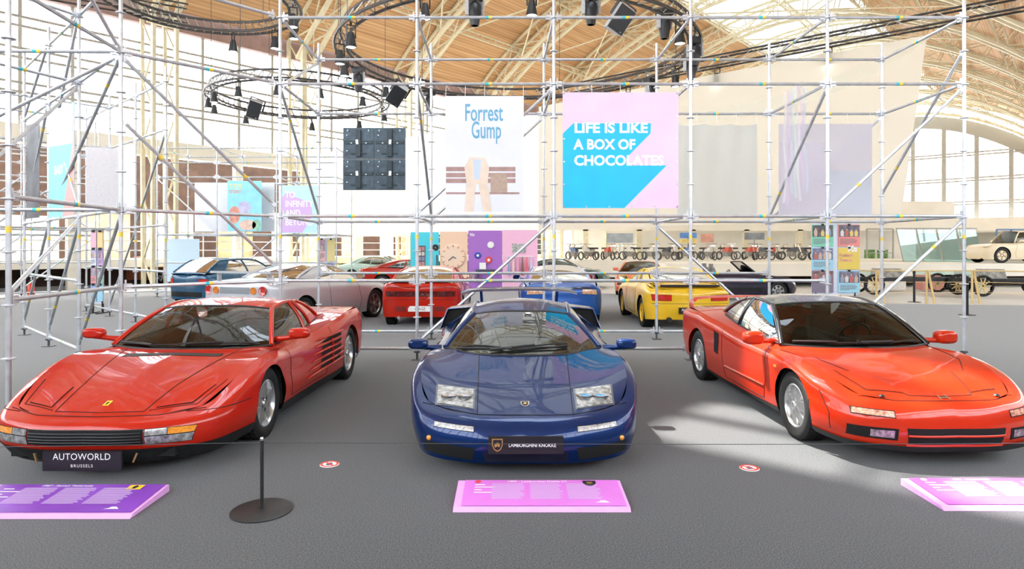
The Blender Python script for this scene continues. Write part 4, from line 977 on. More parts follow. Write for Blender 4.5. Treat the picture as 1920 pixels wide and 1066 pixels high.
SHB = translucent('pale_blue_film', (.80, .92, 1.0), .78, .35); SHL = translucent('lilac_film', (.88, .88, 1.0), .75, .33)
board('banner', 'pale blue creased banner seen from behind beside the square pink banner', 'banner', at(1345, 318, 11.6), 150 / F * 11.6, 172 / F * 11.6, SHB, folds=.02, cords=.2)
lb = board('banner', 'pale lilac banner seen from behind below the iridescent strips', 'banner', at(1547.5, 318, 11.6), 175 / F * 11.6, 172 / F * 11.6, SHL, cords=.2)
pr(lb, 'printed_square', translucent('film_blue', (.80, .90, 1.0), .6, .4), rect(.05, -.83, .84, -.02)); pr(lb, 'printed_square', translucent('film_lav', (.92, .90, 1.0), .6, .5), rect(-.84, -.83, .0, .5))
IRI = [translucent('foil_' + n, c, .5, .35) for n, c in (('white', (.95, .96, 1)), ('violet', (.86, .72, .95)), ('blue', (.75, .84, .98)), ('mint', (.82, .95, .92)))]
st = thing('foil_streamer', 'bundle of thin iridescent foil strips hanging from a slanting brace', 'streamer', at(1488, 200, 10.9))
for k in range(7):
    x0 = -.17 + k * .05; b = MB(); L_ = 1.9 + .1 * math.sin(k * 2.1)
    b.grid(np.array([[(x0 + e * .045 + .012 * k * j / 10 + .02 * math.sin(j + k), .02 * math.sin(j * .8 + k * 1.7), .25 + .03 * k - L_ * j / 10) for e in (0, .5, 1)] for j in range(11)])); b.build('foil_strip', IRI[k % 4], st, 60)
# long sheer ribbon sagging from the top of the big screen to the scaffold
a, e = at(1742, 62, 17.5), at(1300, 215, 12.2)
b = MB(); b.grid(np.array([[a * (1 - t) + e * t + Vector((0, 0, -.25 * math.sin(t * math.pi) - s * (.16 + .22 * math.sin(t * math.pi)))) for s in (0, .5, 1)] for t in [q / 16 for q in range(17)]]))
o = b.build('sheer_ribbon', translucent('sheer_yellow', (.92, .93, .80), .5, .45), None, 60); tag(o, 'long sheer yellowish ribbon stretched from the big screen down to the scaffold', 'ribbon')

# big projection screen under the straight truss, white backdrop further left
SCR = translucent('screen_cloth', (.98, .95, .86), .78)
tl, tr_, br_, bl_ = at(1010, 200, 26.6), at(1738, 66, 17.9), at(1690, 408, 17.9), at(1010, 432, 26.6)
G = np.array([[(np.array(tl) * (1 - u) + np.array(tr_) * u) * (1 - v) + (np.array(bl_) * (1 - u) + np.array(br_) * u) * v + np.array((0, .05 * math.sin(u * 9) * v, 0)) for u in np.linspace(0, 1, 25)] for v in np.linspace(0, 1, 11)])
tag(MB().grid(G).build('projection_screen', SCR, None, 60), 'huge cream cloth screen hanging under the straight black truss', 'screen')
BKD = translucent('backdrop_cloth', (.98, .96, .92), .78)
tl, tr_, br_, bl_ = at(578, 292, 30), at(1045, 205, 30), at(1045, 434, 30), at(572, 446, 30)
G = np.array([[(np.array(tl) * (1 - u) + np.array(tr_) * u) * (1 - v) + (np.array(bl_) * (1 - u) + np.array(br_) * u) * v + np.array((0, .08 * math.sin(u * 14) * v, 0)) for u in np.linspace(0, 1, 25)] for v in np.linspace(0, 1, 7)])
tag(MB().grid(G).build('backdrop', BKD, None, 60), 'white cloth backdrop hanging behind the dark square panel and film poster', 'backdrop')

# dark square panel of four cabinets seen from behind
c = at(702, 298, 15.0); wl_ = 117 / F * 15.0; pb = thing('video_wall', 'dark blue grey square panel of four cabinets seen from behind', 'video wall', c)
DBL = mat('cabinet_slate', (.05, .085, .12), .5, noise=.35, ns=7); q = wl_ / 2
for sx_ in (-1, 1):
    for sz in (-1, 1):
        cc = Vector((sx_ * q / 2, 0, sz * q / 2)); o = MB().box(cc, (q - .012, .07, q - .012)).build('cabinet', DBL, pb)
        MB().box(cc + Vector((0, -.06, .0)), (q * .16, .06, q * .86)).box(cc + Vector((0, -.045, .02)), (q * .9, .03, q * .10)).box(cc + Vector((0, -.05, -q * .33)), (q * .5, .02, .03)).build('rib_frame', mat('cabinet_dark', (.02, .04, .055), .5, noise=.2), o)
        b = MB()
        for dx, dz in ((-.33, .4), (.33, .4), (-.36, .25), (-.36, -.25), (-.22, .0), (.25, .0)): b.box(cc + Vector((dx * q, -.055, dz * q)), (.035, .03, .02) if abs(dz) < .3 else (.018, .03, .04))
        b.build('connector', mat('connector_pale', (.7, .85, .9), .4), o, kind='stuff'); MB().box(cc + Vector((.02 * sx_, -.1, .02)), (.06, .01, .11), ry=.08 * sx_).build('label_tag', WHITE, o)

# small posters on the distant scaffold
c = at(458.5, 386, 21.8); w, h = 64 / F * 21.8, 94 / F * 21.8
tp = board('poster', 'small sky blue poster with yellow title words and plain coloured blobs', 'poster', c, w, h, mat('poster_sky', (.30, .74, .88), .5, noise=.12, ns=3))
YEL = mat('print_yellow', (.92, .72, .25), .5); text('lettering', 'TOY', .22, YEL, tp, face_to((-.52, -.006, .60)), .004, 1.0); text('lettering', 'STORY', .15, mat('print_red', (.80, .22, .15), .5), tp, face_to((-.54, -.006, .44)), .004, .9)
for nm, cc, x, y, rx, ry in (('violet', (.55, .55, .8), .0, -.05, .22, .22), ('rust', (.75, .35, .28), -.34, -.3, .2, .3), ('peach', (.85, .6, .5), .1, -.65, .3, .18), ('green', (.35, .65, .5), .42, -.66, .16, .2)):
    pr(tp, 'printed_blob', mat('print_' + nm, cc, .6, noise=.25, ns=5), disc(x, y, rx, 16, ry), 1 + (nm == 'rust'))
c = at(561, 392, 21.8); w, h = 72 / F * 21.8, 90 / F * 21.8
ip = board('banner', 'small lilac and pale cyan slogan banner on the distant scaffold', 'banner', c, w, h, mat('banner_palecyan', (.55, .85, .92), .5, noise=.04))
pr(ip, 'printed_shadow', mat('print_lilac', (.70, .48, .85), .5), [(-.64, .35), (-.45, .55), (-.2, .55), (-.2, .45), (.40, .22), (.42, .1), (.46, -.25), (.1, -.80), (-.64, -.80)])
for k, t in enumerate(('TO', 'INFINITY', 'AND', 'BEYOND')): text('lettering', t, .30, WHITE, ip, face_to((-.48, -.006, .40 - k * .315)), .008, .80)
board('panel', 'blank white sheet hung behind the small blue poster', 'panel', at(440, 388, 22.3), 150 / F * 22.3, 92 / F * 22.3, mat('sheet_white', (.85, .86, .92), .6, noise=.03))
# banners on the angled wing
TEAL = mat('banner_teal', (.25, .66, .68), .5, noise=.12, ns=2)
p, e = at(92, 300, 10.5), at(140, 300, 9.75); d = e - p; rz = math.atan2(d.y, d.x)
tb = board('banner', 'tall faded teal and coral banner hanging on the angled scaffold wing', 'banner', ((p.x + e.x) / 2, (p.y + e.y) / 2, 3.05), d.length * 1.0, 1.74, TEAL, rz)
hw = d.length / 2; pr(tb, 'printed_wedge', mat('print_coral', (.85, .42, .40), .5, noise=.08), [(.1 * hw, -.868), (hw, -.868), (hw, .8), (.85 * hw, .2)])
pr(tb, 'printed_fade', mat('print_white_fade', (.86, .88, .9), .5, noise=.08, ns=3), [(-hw, .3), (.82 * hw, .25), (.92 * hw, .868), (-hw, .868)]); text('lettering', 'BABY', .20, WHITE, tb, face_to((-.32, -.006, -.18)), .006, .9)
p, e = at(50, 300, 11.9), at(74, 300, 11.4); d = e - p; rz = math.atan2(d.y, d.x)
db = board('banner', 'narrow smoky black banner hanging beside the teal banner', 'banner', ((p.x + e.x) / 2, (p.y + e.y) / 2, 3.1), d.length, 1.74, mat('banner_smoke', (.10, .11, .13), .5, noise=.6, ns=2.5), rz)
board('banner', 'blank white banner hanging behind the teal banner near the lattice column', 'banner', at(192, 338, 14.6), .62, 1.5, mat('sheet_grey', (.78, .77, .82), .6, noise=.05), .5)
board('banner', 'tall blank white banner beside a rib foot at the gallery', 'banner', at(236, 335, 16.5), .42, 1.8, mat('sheet_white', (.85, .86, .92), .6), .2)
board('panel', 'pale blue text board standing behind the dark blue hatchback', 'board', (at(343, 470, 23).x, 23, 1.25), 62 / F * 23, 1.45 * 1.0 + .1, mat('board_paleblue', (.62, .80, .93), .5, noise=.03)); 
# row of four colour set walls in the middle
def panel(name, label, x0, x1, m, D=25.6, top=435):
    a, e = at(x0, 500, D), at(x1, 500, D); zt = at(0, top, D).z; r = board(name, label, 'display wall', ((a.x + e.x) / 2, D, zt / 2), e.x - a.x - .01, zt, m, th=.12); return r, (e.x - a.x) / 2, zt / 2
g, hw, hh = panel('display_wall', 'bright cyan display wall with a strip of tiny pictures', 770, 823, mat('wall_cyan', (.08, .72, .88), .5, noise=.04)); FR = mat('frame_dark', (.10, .12, .16), .5)
o = MB().box((-.12, -.08, .10), (.30, .04, 1.05)).build('picture_strip', FR, g)
rn = random.Random(2)
for k in range(5):
    for j in range(2): MB().box((-.19 + .14 * j, -.105, .5 - .2 * k), (.11, .012, .15)).build('picture', mat('photo_%d' % (k % 3), [(.6, .3, .3), (.7, .65, .6), (.3, .3, .45)][k % 3], .5, noise=.4, ns=20), o)
MB().lathe([(.03, 0), (.13, .0), (.13, .02), (.03, .02)], 20, (.44, -.09, .55), 'y').build('record', BLK, g); MB().box((.5, -.1, .0), (.06, .06, .5)).build('figure_cutout', FR, g)
g, hw, hh = panel('display_wall', 'peach display wall with a large raised clock face', 825, 877, mat('wall_peach', (.93, .66, .48), .5, noise=.03), top=434)
MB().lathe([(0, -.07), (.46, -.07), (.5, -.03), (.5, 0)], 36, (-.02, -.06, .18), 'y').build('clock_face', mat('clock_peach', (.95, .72, .55), .5), g, 40)
b = MB()
for k in range(12): aa = 2 * math.pi * k / 12; b.box((-.02 + .42 * math.cos(aa), -.14, .18 + .42 * math.sin(aa)), (.03, .02, .10), ry=math.pi / 2 - aa)
b.build('hour_marks', mat('mark_rust', (.55, .22, .12), .5), g, kind='stuff'); b = MB(); b.bar((-.02, -.15, .18), (-.2, -.15, .02), .02, .03).bar((-.02, -.15, .18), (.1, -.15, .1), .02, .03); b.build('clock_hand', FR, g)
g, hw, hh = panel('display_wall', 'purple display wall with round badges and a little shelf', 878, 942, mat('wall_purple', (.42, .17, .62), .5, noise=.04), top=432)
for x, z, r, cc, nm in ((-.3, .2, .13, (.03, .08, .5), 'blue'), (.14, .02, .14, (.75, .08, .08), 'red'), (.22, .62, .14, (.9, .9, .9), 'white')):
    o = MB().lathe([(0, -.05), (r * .9, -.05), (r, -.03), (r, 0)], 24, (x, -.06, z), 'y').build('round_badge', mat('badge_' + nm, cc, .4), g, 40); MB().lathe([(0, -.003), (r * .4, 0)], 16, (x, -.112, z), 'y').build('badge_centre', WHITE, o)
MB().box((.1, -.2, -.38), (.95, .3, .05)).box((.1, -.2, -.75), (.95, .3, .05)).box((-.35, -.2, -.6), (.05, .3, .4)).build('shelf', FR, g); MB().box((-.1, -.16, -.22), (.26, .1, .26)).build('monitor', WHITE, g); text('lettering', '90s', .16, WHITE, g, face_to((-hw + .06, -.07, hh - .22)), .004, .9)
g, hw, hh = panel('display_wall', 'pink display wall with a picture and a rail of hanging clothes', 942, 1008, mat('wall_pink', (.95, .55, .76), .5, noise=.04), top=431)
o = MB().box((-.05, -.08, .48), (.55, .04, .36)).build('picture_frame', mat('photo_grey', (.45, .45, .45), .5, noise=.7, ns=14), g); b = MB().tube((-.55, -.15, .15), (.55, -.15, .15), .015, 6); rail = b.build('clothes_rail', WHITE, g)
for k, (cc, nm) in enumerate((((.25, .4, .65), 'denim'), ((.9, .65, .6), 'peach'), ((.9, .4, .6), 'rose'), ((.25, .12, .1), 'brown'), ((.75, .15, .2), 'red'), ((.6, .7, .85), 'blue'))):
    x = -.45 + k * .18; MB().hexa([(x - .05, -.19, -.6 + .1 * (k % 3)), (x + .06, -.19, -.6 + .1 * (k % 3)), (x + .06, -.13, -.6 + .1 * (k % 3)), (x - .05, -.13, -.6 + .1 * (k % 3)), (x - .02, -.17, .13), (x + .02, -.17, .13), (x + .02, -.14, .13), (x - .02, -.14, .13)]).build('garment', mat('cloth_' + nm, cc, .8, noise=.2), rail)

def people(o, x, z, w, h, seed):
    rn = random.Random(seed); n = 3 + seed % 2; mm = [mat('print_fig_%d' % k, c, .6) for k, c in enumerate(((.55, .16, .14), (.75, .70, .66), (.30, .36, .5), (.62, .45, .34), (.78, .6, .2)))]; SK = mat('print_skin', (.70, .46, .36), .6)
    for k in range(n):
        cx = x - w * .36 + w * .72 * k / (n - 1); hh = h * rn.uniform(.62, .82); b0 = z - h / 2 + .004; y = -.0125; ww = w * .075
        MB().poly([(cx - ww, y, b0), (cx + ww, y, b0), (cx + ww * 1.2, y, b0 + hh * .6), (cx + ww * .7, y, b0 + hh * .78), (cx - ww * .7, y, b0 + hh * .78), (cx - ww * 1.2, y, b0 + hh * .6)]).build('printed_figure', mm[rn.randrange(5)], o)
        MB().poly([(px, y - .001, pz) for px, pz in disc(cx, b0 + hh * .88, ww * .55, 8)]).build('printed_face', SK, o)
# card racks: two columns of picture cards clipped to a pale frame
def card_rack(label, x0, x1, D, top, rows, cards, legs=True):
    a, e = at(x0, 500, D), at(x1, 500, D); zt = at(0, top, D).z; W_ = e.x - a.x; r = thing('card_rack', label, 'display rack', ((a.x + e.x) / 2, D, 0))
    MB().box((0, .04, zt / 2 + .14), (W_ * .96, .03, zt - .22)).build('frame', mat('rack_paleblue', (.72, .78, .93), .5, noise=.04), r)
    b = MB(); 
    for s in (-1, 1): b.box((s * W_ * .4, .04, .2), (.04, .04, .4)); b.box((s * W_ * .4, .04, .012), (.06, .5, .024))
    b.build('leg', BLK, r)
    ch = (zt - .30) / rows; cw = W_ * .44
    for i in range(2):
        for j in range(rows):
            c0, c1 = cards[(j * 2 + i) % len(cards)]; x = (-1 if i == 0 else 1) * W_ * .27; z = zt - ch * (j + .5); o = MB().box((x, 0, z), (cw, .012, ch * .95)).build('card', mat('card_%d_%d_%d' % tuple(int(v * 99) for v in c0), c0, .5, noise=.04), r)
            if c1: MB().box((x, -.008, z + ch * .2), (cw * .94, .006, ch * .5)).build('photo', mat('photo_mix_%d_%d_%d' % tuple(int(v * 99) for v in c1), c1, .5, noise=.5, ns=9), o); people(o, x, z + ch * .2, cw * .9, ch * .46, i * 7 + j); lines(o, mat('tiny_type', (.25, .25, .28), .6), x - cw * .42, z - ch * .14, cw * .8, 5, ch * .05, 8)
            MB().box((x, -.012, z + ch * .475), (.07, .03, .06)).build('clip', BLK, o)
    return r, W_, zt, ch
GRN, COR, SKY, YLW = (.22, .62, .46), (.85, .28, .26), (.36, .68, .84), (.82, .62, .13)
rk, W_, zt, ch = card_rack('two column rack of picture cards with green coral blue and yellow cards behind black roof', 1521, 1613, 19.6, 420, 3, [(GRN, (.12, .11, .13)), (COR, (.16, .15, .2)), (SKY, (.2, .2, .3)), (YLW, None), ((.25, .2, .3), (.25, .15, .15)), (SKY, (.2, .2, .28))])
x = W_ * .27; z = zt - ch * 1.5
text('lettering', '90s', .26, WHITE, rk, face_to((x - .06, -.011, z + .22)), .012, .85); RDI = mat('print_rust', (.55, .05, .02), .5)
text('lettering', 'Fashion', .15, RDI, rk, face_to((x - .31, -.012, z + .06)), .005, .95); text('lettering', 'Trends', .15, RDI, rk, face_to((x - .31, -.012, z - .09)), .005, .95)
card_rack('narrow two column rack of pastel cards on black legs behind the scaffold wing', 170, 193, 16.4, 432, 4, [((.85, .5, .62), None), ((.88, .65, .3), None), ((.75, .82, .95), (.5, .45, .65)), ((.6, .4, .7), (.4, .3, .5)), ((.85, .35, .35), (.5, .4, .5)), ((.35, .6, .45), (.4, .4, .5)), (SKY, (.3, .4, .7)), (SKY, None)])
card_rack('small distant pair of pink and yellow cards near the silver coupe roof', 596, 628, 24.0, 447, 2, [((.9, .55, .55), (.6, .4, .5)), ((.92, .78, .35), None), ((.7, .8, .9), None), ((.3, .35, .55), (.3, .3, .5))])
# ------------------------------------------------------------------ floor placards, stickers, barrier
def placard(label, xl, xr, yf, yb, top_m, side_m, logo, title, flip=1):
    """low wedge: front edge on the carpet, back edge raised; ends cut at an angle"""
    r = thing('info_placard', label, 'placard', ((xl + xr) / 2, yf, 0)); w = (xr - xl) / 2; d = yb - yf; z0, z1 = .025, .05
    top = [(-w, 0, z0), (w, 0, z0), (w, d, z1), (-w, d, z1)]
    MB().hexa([(-w, -.03, .002), (w, -.03, .002), (w, d, .002), (-w, d, .002)] + [(p[0], p[1], p[2] - .003) for p in top]).build('wedge', side_m, r)
    nrm = Vector((0, -(z1 - z0), d)).normalized(); U = Vector((1, 0, 0)); V = Vector((0, d, z1 - z0)); Lv = V.length
    M4 = Matrix(((1, 0, 0, 0), (0, V.y / Lv, nrm.y, 0), (0, V.z / Lv, nrm.z, z0), (0, 0, 0, 1)))
    P2 = lambda x, y, l=1: M4 @ Vector((x, y, .002 * l))
    MB().poly([P2(-w + .05, .012), P2(w - .02, .012), P2(w - .02, Lv - .005), P2(-w + .05, Lv - .005)]).build('panel', top_m, r)
    LT = mat('placard_type', (.70, .50, .82), .5); b = MB(); rn = random.Random(5)
    for k in range(3):
        x = -w + 2 * w * (.21, .44, .66)[k]
        for j in range(13): y = Lv - .075 - j * .0185; ww = 2 * w * .2 * rn.uniform(.85, 1); b.poly([P2(x, y, 2), P2(x + ww, y, 2), P2(x + ww, y + .009, 2), P2(x, y + .009, 2)])
    b.build('paragraph', LT, r, kind='stuff')
    b = MB()
    for j in range(4): y = Lv - .09 - j * .04; b.poly([P2(-w + .12, y, 2), P2(-w + .12 + (.07, .14, .05, .12)[j], y, 2), P2(-w + .12 + (.07, .14, .05, .12)[j], y + .012, 2), P2(-w + .12, y + .012, 2)])
    b.build('caption', WHITE, r, kind='stuff')
    text('lettering', title, .034, WHITE, r, M4 @ Matrix.Translation((-w + .34, Lv - .045, .004)), .0006)
    logo(r, M4, w, Lv)
    b = MB(); b.poly([P2(w - .22, .05, 2), P2(w - .12, .05, 2), P2(w - .13, .06, 2), P2(w - .15, .08, 2), P2(w - .18, .08, 2), P2(w - .19, .062, 2)]); b.build('car_logo', WHITE, r)
    return r
def logo_shield(r, M4, w, Lv):
    c = (w - .22, Lv - .06); s = [(-.045, .04), (.045, .04), (.045, .0), (.025, -.035), (0, -.045), (-.025, -.035), (-.045, 0)]
    MB().poly([M4 @ Vector((c[0] + x, c[1] + y, .004)) for x, y in s]).build('badge', BLK, r); MB().poly([M4 @ Vector((c[0] + x * .45, c[1] + y * .45, .006)) for x, y in s]).build('badge_mark', mat('badge_gold', (.75, .45, .15), .3, .8), r)
    MB().poly([M4 @ Vector((-w + .14 + x, Lv - .035 + y, .004)) for x, y in disc(0, 0, .022, 12)]).build('flag_dot', mat('flag_red', (.8, .05, .06), .5), r)
def logo_yellow(r, M4, w, Lv):
    c = (w - .20, Lv - .055); MB().poly([M4 @ Vector((c[0] + x, c[1] + y, .004)) for x, y in rect(-.05, -.035, .05, .035)]).build('badge', mat('badge_yellow', (.85, .6, .05), .3), r)
    MB().poly([M4 @ Vector((c[0] + x, c[1] + y, .006)) for x, y in ((-.012, -.025), (.01, -.022), (.018, .01), (0, .026), (-.014, .008))]).build('badge_mark', BLK, r)
def logo_none(r, M4, w, Lv): MB().poly([M4 @ Vector((-w + .14 + x, Lv - .035 + y, .004)) for x, y in disc(0, 0, .02, 12)]).build('flag_dot', WHITE, r)
MAG = mat('placard_magenta', (.72, .20, .74), .35, noise=.05, ns=4); MAGS = mat('placard_edge', (.85, .42, .88), .3, noise=.05)
PUR = mat('placard_purple', (.24, .06, .50), .35, noise=.15, ns=3)
placard('magenta info wedge on the carpet in front of the blue car', -.375, .755, 4.05, 4.45, MAG, MAGS, logo_shield, '1999 - Lamborghini Diablo VT')
placard('purple info wedge on the carpet in front of the slatted red car', -3.55, -2.36, 3.95, 4.37, PUR, MAGS, logo_yellow, '1987 - Ferrari Testarossa')
placard('magenta info wedge on the carpet in front of the black roofed car', 2.75, 3.95, 4.07, 4.49, mat('placard_pink', (.50, .12, .50), .5, noise=.05), MAGS, logo_none, '1991 - Honda NSX')
RING = mat('sticker_red', (.78, .08, .06), .5)
for px, py, lab in ((618, 870, 'round white no-touching sticker on the carpet beside the red car with slats'), (1405, 877, 'round white no-touching sticker with red ring in the sunlit carpet patch')):
    d = F * CH / (py - HY); r = thing('floor_sticker', lab, 'sticker', ((px - CX) / F * d, d, 0), 0)
    MB().lathe([(0, .003), (.072, .003), (.074, 0)], 32, (0, 0, 0)).build('disc', WHITE, r); MB().lathe([(.052, .0045), (.070, .0045)], 32).build('ring', RING, r); MB().box((0, 0, .0045), (.014, .11, .001), rz=.8).build('slash', RING, r)
    MB().poly([(-.02, -.03, .004), (.02, -.03, .004), (.025, .0, .004), (.012, .03, .004), (-.012, .03, .004), (-.025, 0, .004)]).build('hand_mark', mat('mark_navy', (.08, .1, .2), .5), r)
def low_post(x, y, label, hh=.45):
    r = thing('barrier_post', label, 'stanchion', (x, y, 0)); DK = mat('post_black', (.018, .018, .020), .42, noise=.2, ns=30)
    MB().lathe([(0, .018), (.03, .018), (.18, .012), (.19, .006), (.19, 0)], 48).build('base', DK, r, 40); MB().tube((0, 0, .012), (0, 0, hh), .0115, 14).build('pole', DK, r, 40)
    MB().lathe([(0, .02), (.008, .018), (.0125, .010), (.0125, 0)], 14, (0, 0, hh)).build('cap', CHROME, r, 40); return r
low_post((491 - CX) / F * 4.05, 4.05, 'low thin black rope stanchion standing on its round base beside the purple wedge')
b = MB(); x0 = (491 - CX) / F * 4.05
b.path([(x0 - 4.5 + 4.5 * t, 4.05, .435 - .03 * math.sin(t * math.pi)) for t in [k / 20 for k in range(21)]] , .0022, 5); b.path([(x0 + 5.6 * t, 4.05, .435 - .012 * math.sin(t * math.pi)) for t in [k / 20 for k in range(21)]], .0022, 5)
tag(b.build('barrier_rope', mat('cord_grey', (.05, .05, .055), .6), None, 60), 'thin dark rope strung low across the front of the cars', 'rope')
def tall_post(px, by, ty, label):
    d = F * CH / (by - HY); r = thing('barrier_post', label, 'stanchion', ((px - CX) / F * d, d, 0)); zt = at(0, ty, d).z
    MB().lathe([(0, .03), (.05, .03), (.19, .012), (.19, 0)], 24).build('base', BLK, r, 40); MB().tube((0, 0, .02), (0, 0, zt), .035, 12).build('pole', BLK, r, 40); MB().tube((0, 0, zt - .06), (0, 0, zt + .02), .042, 12).build('belt_head', BLK, r, 40); return r
tall_post(1813, 590, 519, 'black belt stanchion standing behind the end tube of the long scaffold'); tall_post(1714, 566, 509, 'black belt stanchion at the carpet edge beside the yellow railing')
# ------------------------------------------------------------------ lighting rings, trusses, lamps, loudspeakers
TRU = mat('truss_dark', (.06, .055, .055), .45, .4, noise=.2); LMP = mat('lamp_black', (.02, .022, .026), .4, noise=.2); GLOW = mat('lamp_face', (1, .97, .9), .4, emit=3)
def ring_truss(label, c, R, wires=6):
    r = thing('ring_truss', label, 'lighting truss', c); m = 64; s = .16
    for rr, z in ((R - s, -s), (R + s, -s), (R, s)):
        MB().path([(rr * math.cos(2 * math.pi * k / m), rr * math.sin(2 * math.pi * k / m), z) for k in range(m)], .040, 6, True).build('chord', TRU, r, 60)
    b = MB()
    for k in range(m):
        a0, a1 = 2 * math.pi * k / m, 2 * math.pi * (k + .5) / m; P3 = lambda rr, a, z: (rr * math.cos(a), rr * math.sin(a), z)
        b.tube(P3(R - s, a0, -s), P3(R + s, a1, -s), .018, 4, caps=False); b.tube(P3(R - s, a0, -s), P3(R, a1, s), .018, 4, caps=False); b.tube(P3(R + s, a0, -s), P3(R, a1, s), .018, 4, caps=False)
    b.build('lattice', mat('truss_grey', (.30, .28, .26), .4, .4, noise=.1), r, kind='stuff'); b = MB()
    for k in range(wires): a = 2 * math.pi * k / wires + .2; b.tube((R * math.cos(a), R * math.sin(a), s), (R * math.cos(a), R * math.sin(a), 6), .012, 4)
    b.build('hanging_wires', TRU, r, kind='stuff'); return r
RC = Vector((.15, 18.36, 7.37)); RA = 4.95
ring_truss('big round black lighting truss over the middle of the hall', RC, RA)
RC2 = Vector((-8.4, 25.2, 7.7)); ring_truss('smaller pale round lighting truss over the far side near the glazing', RC2, 3.3)
RC3 = Vector((-8.4, 17.2, 8.5)); ring_truss('small round black lighting truss cut by the top of the view', RC3, 2.4)
def box_truss(name, label, a, e, s=.17):
    a, e = Vector(a), Vector(e); d = e - a; Ln = d.length; r = thing(name, label, 'lighting truss', a, math.atan2(d.y, d.x))
    for y, z in ((-s, -s), (s, -s), (-s, s), (s, s)): MB().tube((0, y, z), (Ln, y, z), .032, 8).build('chord', TRU, r, 60)
    b = MB(); n = int(Ln / .5)
    for k in range(n):
        x0, x1 = Ln * k / n, Ln * (k + 1) / n; u = s if k % 2 else -s
        for y in (-s, s): b.tube((x0, y, -u), (x1, y, u), .012, 4, caps=False)
        for z in (-s, s): b.tube((x0, -u, z), (x1, u, z), .012, 4, caps=False)
    b.build('lattice', mat('truss_grey', (.30, .28, .26), .4, .4, noise=.1), r, kind='stuff'); return r
ta, te = at(1010, 198, 26.8), at(1925, 17, 16.6); ta.z = te.z = 8.12; box_truss('straight_truss', 'long straight black truss carrying the cream screen', ta, te)
tg, tf = Vector((-19.5, 17.5, 10.0)), Vector((-11.5, 22.5, 10.0)); box_truss('straight_truss', 'straight black truss along the mauve fascia near the top corner', tg, tf, .25)
def lamp(label, loc, kind=0, rz=0.0, tilt=0.0, group=None):
    r = thing('stage_lamp', label, 'lamp', loc, rz, group)
    if kind == 0:
        b = MB(); b.lathe([(.03, -.22), (.07, -.24), (.09, -.34), (.135, -.56), (.14, -.60), (.12, -.60)], 16); b.build('housing', LMP, r, 50); MB().lathe([(0, -.595), (.125, -.59)], 16).build('lens', GLOW, r)
        MB().bar((-.11, 0, -.36), (-.11, 0, -.06), .02, .03).bar((.11, 0, -.36), (.11, 0, -.06), .02, .03).bar((-.12, 0, -.06), (.12, 0, -.06), .03, .02).tube((0, 0, -.06), (0, 0, .05), .02, 6).build('yoke', LMP, r)
    else:
        b = MB(); b.box((0, 0, -.10), (.34, .30, .16)); b.build('base', LMP, r); [MB().bar((e, 0, -.16), (e, 0, -.5), .05, .1).build('yoke_arm', mat('lamp_grey', (.45, .46, .48), .4, noise=.2), r) for e in (-.17, .17)]
        b = MB(); b.lathe([(.06, -.20), (.13, -.26), (.15, -.46), (.12, -.62), (.10, -.74), (.07, -.74)], 16); b.build('housing', LMP, r, 50)
    return r
def on_ring(c, R, px):                                          # far or near point of the ring under an image column, as an angle
    return None
ORD = ['first', 'second', 'third', 'fourth', 'fifth', 'sixth', 'seventh', 'eighth', 'ninth', 'tenth', 'eleventh', 'twelfth', 'thirteenth', 'fourteenth', 'fifteenth', 'sixteenth', 'seventeenth', 'eighteenth']
def ring_lamps(c, R, items, what, grp):
    for far in (True, False):
        row = sorted([i for i in items if (math.sin(R_(i[0])) >= 0) == far], key=lambda i: math.cos(R_(i[0])))
        for k, (ang, kd) in enumerate(row):
            a = R_(ang); lamp('stage lamp %s from left on %s side of %s' % (ORD[k], 'far' if far else 'near', what), (c.x + R * math.cos(a), c.y + R * math.sin(a), c.z - .16), kd, a, group=grp)
rn = random.Random(4)
ring_lamps(RC, RA, ((182, 0), (196, 0), (168, 1), (150, 0), (128, 1), (100, 0), (78, 0), (60, 0), (40, 0), (28, 1), (12, 0), (-4, 1), (-20, 1), (-38, 0), (214, 0)), 'big round truss', 'lamps under the big ring truss')
ring_lamps(RC2, 3.3, [(q, 0) for q in (185, 205, 225, 250, 275, 300, 330, 150, 100, 60, 20)], 'smaller pale round truss', 'lamps under the smaller ring truss')
ring_lamps(RC3, 2.4, [(q, 0) for q in (60, 30, 5, 95)], 'small top truss', 'lamps under the small ring truss')
for px, py, d, kd, lab in ((890, 2, 14.6, 1, 'grey yoked lamp at the top edge above the pale film poster'), (1108, 0, 14.6, 1, 'grey yoked lamp at the top edge left of the big loudspeaker'), (1246, 30, 15.6, 1, 'grey yoked lamp right of the big loudspeaker below the top edge'), (997, -4, 15.0, 0, 'bell shaped lamp at the top edge between two grey yoked lamps'), (797, 2, 15.0, 0, 'bell shaped lamp at the top edge beside the second scaffold standard')): lamp(lab, at(px, py - 14, d), kd, rn.random(), group='lamps hanging near the top edge')
for px in (1345, 1555): t = (px - 1010) / 915; p = at(px, 0, 1); u = (ta.x - p.x * ta.y) / (p.x * (te.y - ta.y) - (te.x - ta.x)); q = ta.lerp(te, u); lamp('stage lamp under the straight truss %s' % ('at the left part of the cream screen' if px < 1500 else 'beside the fifth scaffold standard'), (q.x, q.y, 7.95), 0, .4, group='lamps under the straight truss')
